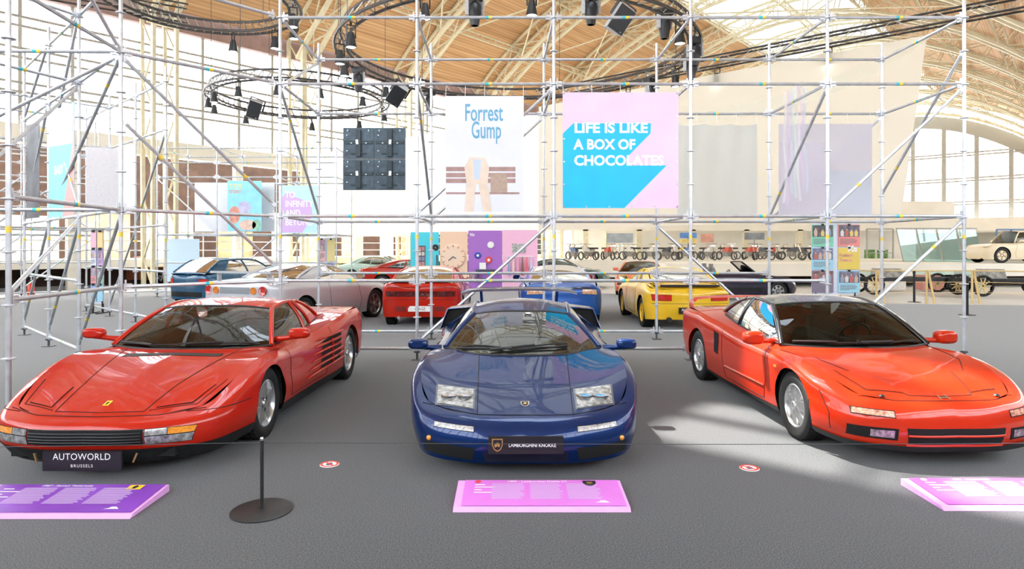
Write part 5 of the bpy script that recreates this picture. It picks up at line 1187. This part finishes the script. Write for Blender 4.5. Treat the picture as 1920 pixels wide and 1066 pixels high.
def speaker(label, c, sz, tilt, rz):
    r = thing('loudspeaker', label, 'loudspeaker', c, rz); r.rotation_euler = (tilt[0], tilt[1], rz); w, d, h = sz; SHELL = mat('speaker_shell', (.50, .50, .52), .5, noise=.05)
    MB().hexa([(-w / 2, -d / 2, -h / 2), (w / 2, -d / 2, -h / 2), (w * .34, d / 2, -h / 2), (-w * .34, d / 2, -h / 2), (-w / 2, -d / 2, h / 2), (w / 2, -d / 2, h / 2), (w * .34, d / 2, h / 2), (-w * .34, d / 2, h / 2)]).build('cabinet', SHELL, r)
    MB().box((0, -d / 2 - .008, 0), (w * .94, .02, h * .95)).build('grille', LMP, r); MB().bar((-w / 2 - .02, 0, 0), (-w / 2 - .02, 0, h * .62), .03, .05).bar((w / 2 + .02, 0, 0), (w / 2 + .02, 0, h * .62), .03, .05).bar((-w / 2 - .02, 0, h * .62), (w / 2 + .02, 0, h * .62), .05, .03).build('bracket', TRU, r)
    MB().box((w * .3, -d / 2 - .02, -h * .4), (.05, .004, .04)).build('badge', CHROME, r)
speaker('tilted grey loudspeaker with black grille beside the top of the big ring', at(1160, 36, 13.9), (.41, .41, .58), (R_(24), R_(27)), R_(22)); speaker('tilted loudspeaker hanging left of the lilac film poster', at(745, 176, 17.5), (.42, .42, .56), (R_(34), R_(30)), R_(20)); speaker('hazy loudspeaker hanging at the smaller pale ring', at(479, 205, 21), (.42, .4, .58), (R_(20), R_(18)), R_(15))
# ------------------------------------------------------------------ right edge: railing, chassis display, raised deck
YST = mat('railing_yellow', (.70, .52, .24), .5, noise=.08, ns=6)
def railing(label, pts, D0=20):
    r = thing('railing', label, 'railing', (pts[0][0], pts[0][1], 0)); o = Vector((pts[0][0], pts[0][1], 0))
    for (x, y) in pts:
        p = Vector((x, y, 0)) - o; b = MB(); b.bar(p + Vector((0, 0, -.05)), p + Vector((0, 0, 1.0)), .07, .05).bar(p + Vector((.25, 0, -.05)), p + Vector((.05, 0, .98)), .05, .05); b.build('post', YST, r)
    for z in (.98, .62, .30):
        b = MB(); b.path([Vector((x, y, 0)) - o + Vector((0, 0, z)) for x, y in pts], .022 if z > .9 else .008, 6); b.build('rail', YST, r, 60)
    return r
railing('pale yellow steel railing along the carpet edge at the lower display', [(10.3, 20.3), (11.4, 19.85), (13.0, 19.9), (14.5, 20.0), (15.8, 19.2), (17.2, 18.8)])
dk = thing('raised_deck', 'cream raised deck behind the chassis display near the old car', 'deck', (19, 31, 0)); MB().box((1, 0, .71), (26, 4.5, .56)).build('slab', CREAMW, dk)
MB().box((1, 1.6, .2), (26, .3, .5)).build('plinth', BRN, dk)
def chassis(label, px, py, Ln, D):
    c = at(px, py, D); r = thing('chassis_frame', label, 'car chassis', (c.x, D, 0)); K = mat('chassis_black', (.02, .02, .022), .5, noise=.3)
    for s in (-.35, .35): MB().bar((-Ln / 2, s, .55), (Ln / 2, s, .55), .08, .14).build('side_rail', K, r)
    for x in (-.36, -.1, .15, .36): MB().bar((x * Ln, -.4, .55), (x * Ln, .4, .55), .08, .1).build('cross_member', K, r)
    MB().hexa([(-Ln * .3, -.25, .5), (-Ln * .05, -.25, .5), (-Ln * .05, .25, .5), (-Ln * .3, .25, .5), (-Ln * .28, -.2, .95), (-Ln * .08, -.2, .95), (-Ln * .08, .2, .95), (-Ln * .28, .2, .95)]).build('engine', mat('engine_grey', (.3, .28, .25), .5, noise=.5, ns=8), r)
    for x in (-.36, .36):
        for s in (-.55, .55):
            o = MB().lathe([(.30, -.05), (.36, -.06), (.38, 0), (.36, .06), (.30, .05), (.28, 0)], 20, (x * Ln, s, .38), 'y').build('wheel', RUB, r, 40); b = MB()
            for k in range(10): a = 2 * math.pi * k / 10; b.bar((x * Ln, s, .38), (x * Ln + .3 * math.cos(a), s, .38 + .3 * math.sin(a)), .02, .03)
            b.build('spokes', YST, o, kind='stuff')
    return r
chassis('bare black vehicle chassis with spoked wheels behind the yellow railing', 1700, 540, 4.2, 23.5); chassis('second bare black chassis with an engine at the far end of the railing', 1890, 540, 3.6, 22.6)
for k, (px, cc) in enumerate(((1655, (.75, .72, .68)), (1760, (.6, .25, .2)), (1800, (.35, .45, .35)))): 
    c = at(px, 540, 26); r = thing('showcase', ('white', 'reddish', 'green')[k] + ' low showcase standing behind the bare chassis row', 'showcase', (c.x, 26, 0)); MB().box((0, 0, .3), (1.6, .5, .6)).build('cabinet', mat('case_%d' % k, cc, .6, noise=.2), r); MB().box((0, 0, .68), (1.6, .5, .16)).build('lid', glass('case_glass', (.85, .95, .95), 1, 1.45), r)
# slanted glass booth and blue framed doors below the far gallery
gb = thing('glass_booth', 'slanting pale cyan glass booth standing on the raised deck', 'glass booth', (at(1760, 460, 36).x, 36, .95)); CG = glass('cyan_glass', (.78, .97, 1.0), 1.2, 1.5)
for i in range(4):
    x = -2.3 + i * 1.15; MB().hexa([(x + .35, 0, -.3), (x + 1.45, 0, -.3), (x + 1.45, .03, -.3), (x + .35, .03, -.3), (x, .2, 1.85), (x + 1.1, .2, 1.85), (x + 1.1, .23, 1.85), (x, .23, 1.85)]).build('glass_panel', CG, gb)
    MB().bar((x + .35, -.02, -.3), (x, .18, 1.85), .05, .05).build('mullion', WFRAME, gb)
MB().bar((-2.3, .2, 1.87), (2.3, .2, 1.87), .08, .08).build('top_rail', WFRAME, gb)
for k, (px, D, wd) in enumerate(((1896, 44, 2.0), (1650, 46, 1.9))):
    c = at(px, 455, D); r = thing('glazed_door', ('blue framed glazed doors with green showing through under the gallery', 'grey framed glazed doors with green lower panes beside the card rack')[k], 'door', (c.x, D, 1.0 - (.9 if k else 0)));
    fmm = (mat('frame_blue', (.12, .22, .42), .5), WFRAME)[k]; H = 2.0 if k == 0 else 3.0; b = MB()
    for i in range(3): b.box((-wd / 2 + wd * i / 2, 0, H / 2), (.09, .08, H))
    b.box((0, 0, H), (wd, .08, .1)).box((0, 0, H * .42), (wd, .06, .06)); b.build('frame', fmm, r)
    for i in range(2): MB().box((-wd / 4 + wd * i / 2, .02, H / 2), (wd / 2 - .1, .015, H - .06)).build('glass_panel', PANE, r); MB().box((-wd / 4 + wd * i / 2, .5, H * .3), (wd / 2 - .2, .1, H * .4)).build('plant_panel', mat('leafy_green', (.22, .42, .12), .8, noise=.5, ns=4), r)
ex = thing('fire_extinguisher', 'red fire extinguisher standing on the far carpet by the scaffold', 'extinguisher', (at(58, 541, 22).x, 22, 0)); MB().lathe([(0, .03), (.11, .03), (.11, .42), (.06, .5), (.035, .52), (0, .52)], 16).build('cylinder_body', mat('extinguisher_red', (.75, .06, .03), .3), ex, 40); MB().box((0, 0, .56), (.07, .14, .05)).build('valve', BLK, ex)
# back deck with rows of motorcycles
bd_ = thing('raised_deck', 'long white raised deck far back carrying rows of motorcycles', 'deck', (14, 41, 0)); MB().box((0, 0, .5), (26, 9, .95)).build('slab', CREAMW, bd_)
def moto(kk):
    cc = ((.08, .08, .09), (.65, .10, .06), (.12, .2, .4), (.75, .72, .65))[kk]; nm = ('black', 'red', 'blue', 'cream')[kk]; r = thing('motorcycle', nm + ' small motorcycle parked in the rows on the far white deck', 'motorcycle', (0, 0, 0), 0, nm + ' motorcycles on the far deck')
    for y in (-.65, .65): o = MB().lathe([(.20, -.03), (.25, -.04), (.27, 0), (.25, .04), (.20, .03)], 14, (0, y, .27), 'x').build('wheel', mat('moto_tyre', (.10, .10, .10), .7, noise=.2), r, 40)
    P = mat('moto_' + nm, cc, .35, noise=.1); MB().hexa([(-.12, -.25, .5), (.12, -.25, .5), (.12, .3, .5), (-.12, .3, .5), (-.08, -.3, .8), (.08, -.3, .8), (.1, .2, .72), (-.1, .2, .72)]).build('tank', P, r)
    MB().box((0, .35, .72), (.2, .6, .1)).build('saddle', BLK, r); MB().box((0, 0, .38), (.25, .45, .3)).build('engine', mat('engine_grey', (.3, .28, .25), .5, noise=.5, ns=8), r)
    MB().bar((-.32, -.42, .98), (.32, -.42, .98), .03, .03).bar((0, -.65, .3), (0, -.4, .98), .05, .05).build('handlebar', CHROME, r); MB().lathe([(0, -.06), (.09, -.04), (.09, .05), (0, .1)], 10, (0, -.55, .85), 'y').build('headlight', CHROME, r); return r
proto = [moto(k) for k in range(4)]; used = set(); rn = random.Random(11); cnt = {}
for row, (Y, n) in enumerate(((38.2, 14), (41.5, 13))):
    for k in range(n):
        kk = rn.choice((0, 1, 1, 2, 3, 3)); o = proto[kk] if kk not in used else copy_tree(proto[kk]); used.add(kk)
        o.location = (3.6 + (16.4 / n) * k + rn.uniform(-.25, .25) + row * .5, Y + rn.uniform(-.4, .4), .975); o.rotation_euler = (0, 0, rn.choice((.3, .5, 3.5, 3.7)) + rn.uniform(-.2, .2))
        nm = ('black', 'red', 'blue', 'cream')[kk]; cnt[(row, kk)] = cnt.get((row, kk), -1) + 1
        o['label'] = '%s %s motorcycle from the left in the %s row on the far white deck' % (ORD[cnt[(row, kk)]], nm, ('front', 'rear')[row])
for kk in range(4):
    if kk not in used: proto[kk].location = (5 + kk, 44, .975)
wb_ = bpy.data.objects.new('wall_back', None); COL.objects.link(wb_); wb_['kind'] = 'structure'
MB().box((16, 47.5, 4.1), (34, .4, 2.2)).build('gallery_front', CREAMW, wb_); MB().box((16, 52, 2.0), (34, .3, 4.0)).build('rear_face', mat('rear_pale', (.74, .71, .64), .7, noise=.08, ns=.5), wb_)
for x in (1.5, 5.5, 9.5, 13.5, 17.5, 21.5): MB().box((x, 47.5, 1.6), (.4, .4, 3.0)).build('post', CREAM, wb_)
for k, (px0, px1, y0, y1, cc, nm) in enumerate(((1137, 1187, 437, 455, (.42, .48, .55), 'slate grey'), (1275, 1306, 436, 446, (.12, .30, .70), 'blue'), (1275, 1306, 448, 455, (.85, .65, .2), 'yellow'), (1314, 1338, 438, 454, (.75, .4, .3), 'orange patterned'), (1396, 1433, 436, 449, (.25, .28, .32), 'dark grey'), (1102, 1114, 465, 475, (.8, .15, .08), 'red'))):
    a, e = at(px0, y0, 44), at(px1, y1, 44); tag(MB().box(((a.x + e.x) / 2, 44, (a.z + e.z) / 2), (e.x - a.x, .08, a.z - e.z)).box(((a.x + e.x) / 2, 44.0, (a.z + .8) / 2), (.05, .05, a.z - .8)).build('sign_board', mat('sign_' + nm.replace(' ', '_'), cc, .5, noise=.2, ns=2), None), nm + ' sign board standing behind the far motorcycles', 'sign')
# ------------------------------------------------------------------ other cars, built from one body plan
def plan(paint, w=.86, wb=2.55, fo=.85, ro=.85, zs=.18, zn=.50, zh=.80, zb=.88, zd=.92, zt=.86, ws=.45, rf=1.15, rb=1.95, rg=2.75, rz=1.28, rw=.55, gw=.76, r=.31, tw=.215, soft=.12, glass_=None, detail=True, **kw):
    def ring(a, zf, z1, z2, z3, z4, sw, ex):
        return [(0, -fo + ex, zf), (.45 * w / .86, -fo + .05 + ex, zf), (.78 * w / .86 * sw, -fo + .22 + ex, zf), (w * sw * .985, -r - .14, z1), (w * sw, 0, z1 + (z2 - z1) * .4), (w * sw * .99, .5, z2), (w * sw * .985, 1.2, z2), (w * sw, wb - .55, z3), (w * sw, wb, z3), (w * sw * .92, wb + ro - soft, z4), (0, wb + ro - ex, z4)]
    R5 = [ring(0, zs, zs, zs, zs, zs + .05, .965, .06), ring(0, zs + .13, zs + .14, zs + .16, zs + .18, zs + .22, .995, 0), ring(0, zn - .10, zn - .04, zn + .04, zn + .10, zt - .22, 1.0, .01), ring(0, zn - .03, zn + .08, zh - .14, zb - .10, zt - .07, .975, .03), ring(0, zn, zn + .15, zh - .04, zb - .01, zt, .90, .09)]
    # shoulder row heights front to rear
    top = R5[4]; hs = (zn, zn, zn + .02, zn + (zh - zn) * .45, zn + (zh - zn) * .78, zh - .02, (zh + zb) / 2, zb, (zb + zd) / 2, zt + .01, zt)
    R5[4] = [(p[0], p[1], z) for p, z in zip(top, hs)]; R5[3] = [(p[0], p[1], z - d) for p, z, d in zip(R5[3], hs, (.03, .03, .04, .07, .08, .08, .09, .09, .09, .06, .06))]
    T = R5[4]
    hood = [[T[0], (0, -fo + .45, zn + (zh - zn) * .5), (0, ws - .45, zh - .04), (0, ws - .12, zh)], [T[1], (.42, -fo + .5, zn + (zh - zn) * .5), (.42, ws - .4, zh - .04), (.42, ws - .06, zh)], [T[2], T[3], T[4], T[5]]]
    A5 = T[5]; sh = [[A5, T[6], T[7]], [(gw, ws + .06, zh + .005), (gw, 1.25, (zh + zb) / 2 + .01), (gw * .97, wb - .55, zb + .01)]]
    ex = [[[T[7], T[8], T[9]], [(gw * .97, wb - .55, zb + .01), (gw * .92, min(rg, wb + .1), zd), (gw * .88, wb + ro - soft - .06, zt + .01)]]]
    dk = [[(0, rg, zd + .02), (0, (rg + wb + ro) / 2, (zd + zt) / 2 + .03), T[10]], [(gw * .6, rg, zd + .02), (gw * .6, (rg + wb + ro) / 2, (zd + zt) / 2 + .03), (gw * .55, wb + ro - .09, zt)], [(gw * .93, rg - .02, zd - .005), (gw * .90, (rg + wb + ro) / 2, (zd + zt) / 2 + .01), T[9]]]
    S = dict(paint=paint, wb=wb, fr=r, rr=r, hw=w, wx=(w - tw * .55, w - tw * .55), tw=(tw, tw), nu=170, nv=22, pan_z=zs, ring=R5, hood=hood, shelf=sh, extra=ex, deck=dk, glass=glass_ or CARGL,
        WB=[(0, ws - .12, zh), (.42, ws - .06, zh), (gw * .97, ws + .06, zh + .01)], WT=[(0, rf, rz - .03), (.3, rf + .02, rz - .035), (rw, rf + .07, rz - .075)], roofmid=[[(0, (rf + rb) / 2, rz), (.3, (rf + rb) / 2, rz - .008), (rw + .015, (rf + rb) / 2, rz - .05)]], RT=[(0, rb, rz - .02), (.3, rb, rz - .03), (rw, rb, rz - .075)],
        RB=[(0, rg, zd + .025), (.42, rg, zd + .02), (gw * .90, rg - .04, zd + .01)], GB=[(gw * .97, ws + .06, zh + .01), (gw, (ws + rg) / 2, (zh + zb) / 2 + .02), (gw * .90, rg - .06, zd + .01)], rail=[(rw, rf + .07, rz - .075), (rw + .015, (rf + rb) / 2, rz - .05), (rw, rb, rz - .075)], win=(.02, .86), bpil=[.55], pil_r=.028, wk=dict(n=5, sw=.045))
    S.update(kw); return S
def pcar(label, x, yfront, S, yaw=math.pi, seat=True, group=None):
    root, pj = make_car('car', label, (x, yfront, 0), yaw, S, group)
    if seat: cabin(root, S, S['WB'][0][1] + .45, 1.55, .28, .62, S['roofmid'][0][0][2] - .1)
    zh = S['WB'][0][2]; mirror_pods(root, S['paint'], (S['GB'][0][0] - .02, S['GB'][0][1] + .15, zh + .04), (S['hw'] + .06, S['GB'][0][1] + .2, zh + .10), (.2, .1, .13))
    wb = S['wb']; seams(root, pj, [('L', [(.75, zh - .04), (.62, .5), (.68, .25), (1.7, .25), (1.8, .5), (1.85, zh + .02)])])
    return root, pj
def lamps_rear(root, pj, q, m, name='tail_lamp', frame=.006): patch(root, pj, name, m, 'B', q, 8, 4, .006, True, frame)
def plate_rear(root, pj, z, w, h, m, txt, tm, ym=.0, xs=.8, sz=.085):
    p = pj.pt('B', 0, z, .012); o = MB().box((0, p.y + .004, z), (w, .015, h)).build('number_plate', m, root); Mx = Matrix.Translation((0, p.y + .0135, z - sz * .36)) @ Matrix.Rotation(math.pi, 4, 'Z') @ Matrix.Rotation(R_(90), 4, 'X')
    for k, t in enumerate(txt): text('lettering', t, sz if len(txt) == 1 else sz * (1, .6)[k], tm, o, Matrix.Translation((0, 0, (0 if len(txt) == 1 else (.02, -.035)[k]))) @ Mx, .001, xs, 'CENTER')
P_SIL = mat('silver_paint', (.60, .62, .68), .35, .4, coat=.5, noise=.03); P_DB = mat('teal_blue_paint', (.02, .10, .20), .25, .2, coat=.5, noise=.04); P_YEL = mat('yellow_paint', (.85, .52, .02), .25, 0, coat=.5, noise=.03)
P_RED = mat('red_paint', (.60, .028, .010), .22); P_BLU = mat('bright_blue_paint', (.01, .10, .42), .25, .2, coat=.5, noise=.04); P_ORG = mat('coral_paint', (.72, .18, .09), .3, 0, coat=.5, noise=.04); P_DRK = mat('aubergine_paint', (.025, .02, .045), .2, .2, coat=1, noise=.05)
WHT_P = mat('plate_white', (.85, .85, .83), .4, noise=.04); PINKRED = mat('plate_ink', (.25, .05, .05), .5)
ORL = mat('orange_lens', (.85, .25, .03), .12, 0, coat=1, noise=.3, ns=60)
# silver coupe with four round lamps and a tall rear wing, nose to the right and away
yaw = math.pi - R_(20); S = plan(P_SIL, w=.89, wb=2.66, fo=.90, ro=.98, zn=.62, zh=.93, zb=1.0, zd=1.04, zt=1.01, soft=.07, ws=.5, rf=1.2, rb=2.0, rg=2.75, rz=1.345, gw=.78, rw=.56, r=.335, tw=.25, win=(.03, .72), bpil=[.50, .72], wk=dict(n=6, sw=.038, rim_r=.74, m=mat('alloy_bronze', (.35, .33, .32), .3, .8)))
sc, pj = pcar('silver coupe with four round tail lamps and rear wing', -4.15, 15.8, S, yaw)
for x, r, m in ((.66, .078, REDL), (.46, .062, ORL)):
    for s in (-1, 1): p = pj.pt('B', x * s, .855, .004); o = MB().lathe([(r * 1.18, -.004), (r * 1.12, .012), (r, .012), (r * .9, .004), (0, .006)], 24, p, 'y').build('tail_lamp', m, sc, 50)
patch(sc, pj, 'garnish_panel', mat('garnish_grey', (.33, .36, .40), .35, .4), 'B', [(-.36, .79), (.36, .79), (.36, .92), (-.36, .92)], 10, 4, .004)
b = MB(); b.box((0, 3.42, 1.20), (1.5, .22, .045), rx=.05).box((.62, 3.42, 1.11), (.035, .09, .17)).box((-.62, 3.42, 1.11), (.035, .09, .17)); b.build('rear_wing', P_SIL, sc)
plate_rear(sc, pj, .50, .5, .11, WHT_P, [' '], BLK)
# dark blue hatchback behind it
S = plan(P_DB, w=.83, wb=2.45, fo=.72, ro=.55, zn=.62, zh=.92, zb=.97, zd=.98, zt=.92, ws=.35, rf=1.0, rb=2.35, rg=2.92, rz=1.40, gw=.74, rw=.58, r=.30, win=(.03, .80), bpil=[.45, .8])
o, pj = pcar('dark blue three door hatchback behind the silver coupe', -7.95, 20.6, S, math.pi - R_(24)); lamps_rear(o, pj, [(.50, .68), (.74, .68), (.74, .82), (.50, .82)], REDL); patch(o, pj, 'bumper_pad', BLK, 'B', [(-.6, .32), (.6, .32), (.6, .46), (-.6, .46)], 10, 4, .006)
# red hatch coupe, tail to the viewer
S = plan(P_RED, w=.84, wb=2.45, fo=.85, ro=.72, zn=.55, zh=.86, zb=.92, zd=.95, zt=.93, ws=.35, rf=1.0, rb=1.75, rg=2.78, rz=1.27, gw=.74, rw=.55, r=.30, win=(.03, .70), bpil=[.55], rgb=(0, .02, .05), soft=.08)
o, pj = pcar('red hatchback coupe seen from behind with white number plate', -1.93, 16.5, S); patch(o, pj, 'tail_lamp_band', mat('smoked_red', (.09, .012, .012), .15, coat=1, noise=.6, ns=25), 'B', [(-.72, .67), (.72, .67), (.73, .77), (-.73, .77)], 20, 4, .005, False, .006)
plate_rear(o, pj, .41, .50, .115, WHT_P, ['AI-A-SZ'], PINKRED); seams(o, pj, [('B', [(-.76, .60), (.76, .60)]), ('B', [(-.70, .86), (.70, .86)])]); b = MB(); b.box((0, 3.02, .99), (1.3, .14, .035)).build('tail_spoiler', BLK, o)
patch(o, pj, 'bumper_slot', mat('dark_red_slot', (.18, .01, .008), .5), 'B', [(.30, .36), (.52, .36), (.52, .46), (.30, .46)], 6, 4, .004, True)
b = MB(); b.tube((.45, 3.18, .22), (.45, 3.02, .22), .035, 10); b.build('exhaust_pipe', CHROME, o)
# bright blue rounded coupe behind the wing of the low blue car
S = plan(P_BLU, w=.90, wb=2.55, fo=.9, ro=.85, zn=.55, zh=.84, zb=.92, zd=.93, zt=.84, ws=.4, rf=1.1, rb=1.8, rg=2.85, rz=1.27, gw=.76, rw=.54, r=.31, win=(.03, .70), bpil=[.5], rgb=(0, .02, .05), soft=.22, roof_mat=mat('lavender_roof', (.30, .32, .62), .25, .2, coat=1))
o, pj = pcar('bright blue rounded coupe seen from behind with oval lamps', 1.08, 17.0, S); lamps_rear(o, pj, [(.42, .70), (.76, .68), (.74, .78), (.44, .80)], mat('orange_white_lens', (.85, .40, .25), .12, coat=1, noise=.6, ns=20)); patch(o, pj, 'tail_panel', mat('navy_tail', (.006, .012, .05), .2, coat=1), 'B', [(-.78, .80), (.78, .80), (.66, .845), (-.66, .845)], 16, 4, .004)
# yellow coupe
S = plan(P_YEL, w=.87, wb=2.40, fo=.85, ro=.80, zn=.60, zh=.88, zb=.92, zd=.93, zt=.84, ws=.35, rf=1.0, rb=1.65, rg=2.72, rz=1.26, gw=.74, rw=.54, r=.315, tw=.235, win=(.03, .68), bpil=[.52], rgb=(0, .02, .06), soft=.16, wk=dict(n=5, sw=.05, m=P_YEL))
o, pj = pcar('yellow rounded coupe seen from behind with black number plate', 3.62, 16.0, S); lamps_rear(o, pj, [(.40, .62), (.76, .62), (.78, .74), (.40, .73)], REDL); plate_rear(o, pj, .42, .52, .13, PLATE, ['AUTOWORLD', 'BRUSSELS'], WHITE, sz=.07, xs=.9)
b = MB(); sec = [(-.09, -.01), (0, .02), (.10, .03), (.10, .012), (0, 0)]; b.grid(np.array([[(x, 3.02 + y, .965 + dz + z) for y, z in sec + [sec[0]]] for x, dz in ((-.68, -.04), (-.6, 0), (0, .015), (.6, 0), (.68, -.04))])); b.build('tail_spoiler', P_YEL, o, 50)
b = MB(); b.box((0, 3.08, .915), (1.2, .05, .04)).build('spoiler_gap', BLK, o); text('lettering', '968 CS', .05, BLK, o, Matrix.Translation((0, pj.pt('B', 0, .80, .004).y, .79)) @ Matrix.Rotation(math.pi, 4, 'Z') @ Matrix.Rotation(R_(90), 4, 'X'), 0, 1, 'CENTER')
b = MB(); b.tube((.45, 3.24, .24), (.45, 3.0, .24), .05, 14); b.build('exhaust_pipe', BLK, o); seams(o, pj, [('B', [(-.78, .56), (.78, .56)])])
# dark open two seater in profile, nose to the right
S = plan(P_DRK, w=.84, wb=2.45, fo=.78, ro=.72, zn=.58, zh=.84, zb=.86, zd=.86, zt=.80, ws=.55, rf=.95, rb=1.0, rg=1.1, rz=1.24, gw=.72, rw=.55, r=.30, wk=dict(n=7, sw=.045))
for k in ('WB',): WBk = S.pop(k)
S['deck'] = None; S.pop('deck')
o, pj = make_car('car', 'dark aubergine open two seater with windscreen frame in profile', (8.55, 21.2, 0), R_(90), S)
b = MB(); WSB = [(-.70, .62, .85), (-.4, .46, .85), (0, .42, .85), (.4, .46, .85), (.70, .62, .85)]; WST = [(-.58, 1.05, 1.22), (-.3, .98, 1.24), (0, .96, 1.245), (.3, .98, 1.24), (.58, 1.05, 1.22)]
MB().grid(np.array([WSB, WST])).build('windshield', CARGL, o, 60); b.path(WSB, .02, 6).path(WST, .02, 6).path([WSB[0], WST[0]], .024, 6).path([WSB[-1], WST[-1]], .024, 6); b.build('windshield_frame', BLK, o, 60)
cabin(o, dict(), .95, 1.70, .30, .66, 1.24, seat_m=mat('seat_grey', (.22, .21, .20), .7, noise=.2)); MB().box((0, 2.75, .87), (1.25, .9, .06)).build('soft_top_cover', BLK, o); patch(o, pj, 'side_trim', BLK, 'L', [(.5, .30), (1.9, .30), (1.9, .42), (.5, .42)], 12, 3, .004, True); patch(o, pj, 'headlight', LENS, 'F', [(.45, .50), (.70, .50), (.68, .58), (.45, .57)], 6, 4, .005, True)
# second row further back
S = plan(P_ORG, w=.82, rz=1.22, zh=.82, zn=.52, ws=.45, rf=1.1, rb=1.8, rg=2.7); o, pj = pcar('coral red coupe facing the viewer beyond the yellow coupe', 4.55, 22.8, S, R_(-14)); patch(o, pj, 'headlight', BLK, 'F', [(.42, .40), (.72, .40), (.70, .48), (.42, .48)], 6, 4, .004, True)
S = plan(P_RED, w=.85, rz=1.24, zh=.84, ws=.42, rf=1.1, rb=1.9, rg=2.75); pcar('red coupe between the silver coupe and the red hatchback', -2.9, 26.6, S, math.pi - R_(75))
S = plan(P_YEL, w=.84, rz=1.26, ws=.4); pcar('yellow car far back beyond the silver coupe roof', -9.2, 34.0, S, R_(70))
S = plan(mat('dark_green_paint', (.03, .09, .07), .3, 0, coat=1), w=.82, rz=1.25); pcar('dark green car far back beside the coral red coupe', 3.6, 29.0, S, R_(80))
far = [('white_paint', (.82, .82, .80), 'white car far back behind the scaffold beside the brown gallery', -22.0, 33.0, 60), ('far_red', (.65, .06, .04), 'bright red car far back beside the white car at the gallery', -18.6, 34.0, 75), ('far_orange', (.75, .25, .12), 'orange car far back between the scaffold tubes and pale blue board', -16.5, 31.0, 80), ('far_black', (.03, .03, .04), 'black car far back in front of the brown gallery', -25.5, 32.0, 70), ('far_cream', (.85, .78, .62), 'cream car far back beyond the teal hatchback', -13.2, 36.0, 85), ('far_green', (.30, .42, .36), 'grey green car far back beside the cyan display wall', -5.2, 31.5, 80)]
for nm, cc, lab, x, y, ya in far: pcar(lab, x, y, plan(mat(nm, cc, .3, 0, coat=.5, noise=.04), w=.84, rz=1.32, zh=.88, zb=.93, zd=.95, ws=.35, rf=1.0, rb=2.0, rg=2.7), R_(ya), seat=False)
S = plan(mat('old_cream', (.80, .70, .52), .4, noise=.05), w=.85, rz=1.55, zh=.95, zb=1.0, zd=1.02, zt=.98, zn=.75, ws=.6, rf=.95, rb=2.2, rg=2.6, r=.36, tw=.15, wk=dict(n=5, sw=.08, m=mat('old_cream', (.80, .70, .52), .4)))
o, pj = pcar('old cream saloon standing on the raised deck by blue doors', 23.3, 31.0, S, R_(-90), seat=False); o.location.z = .99
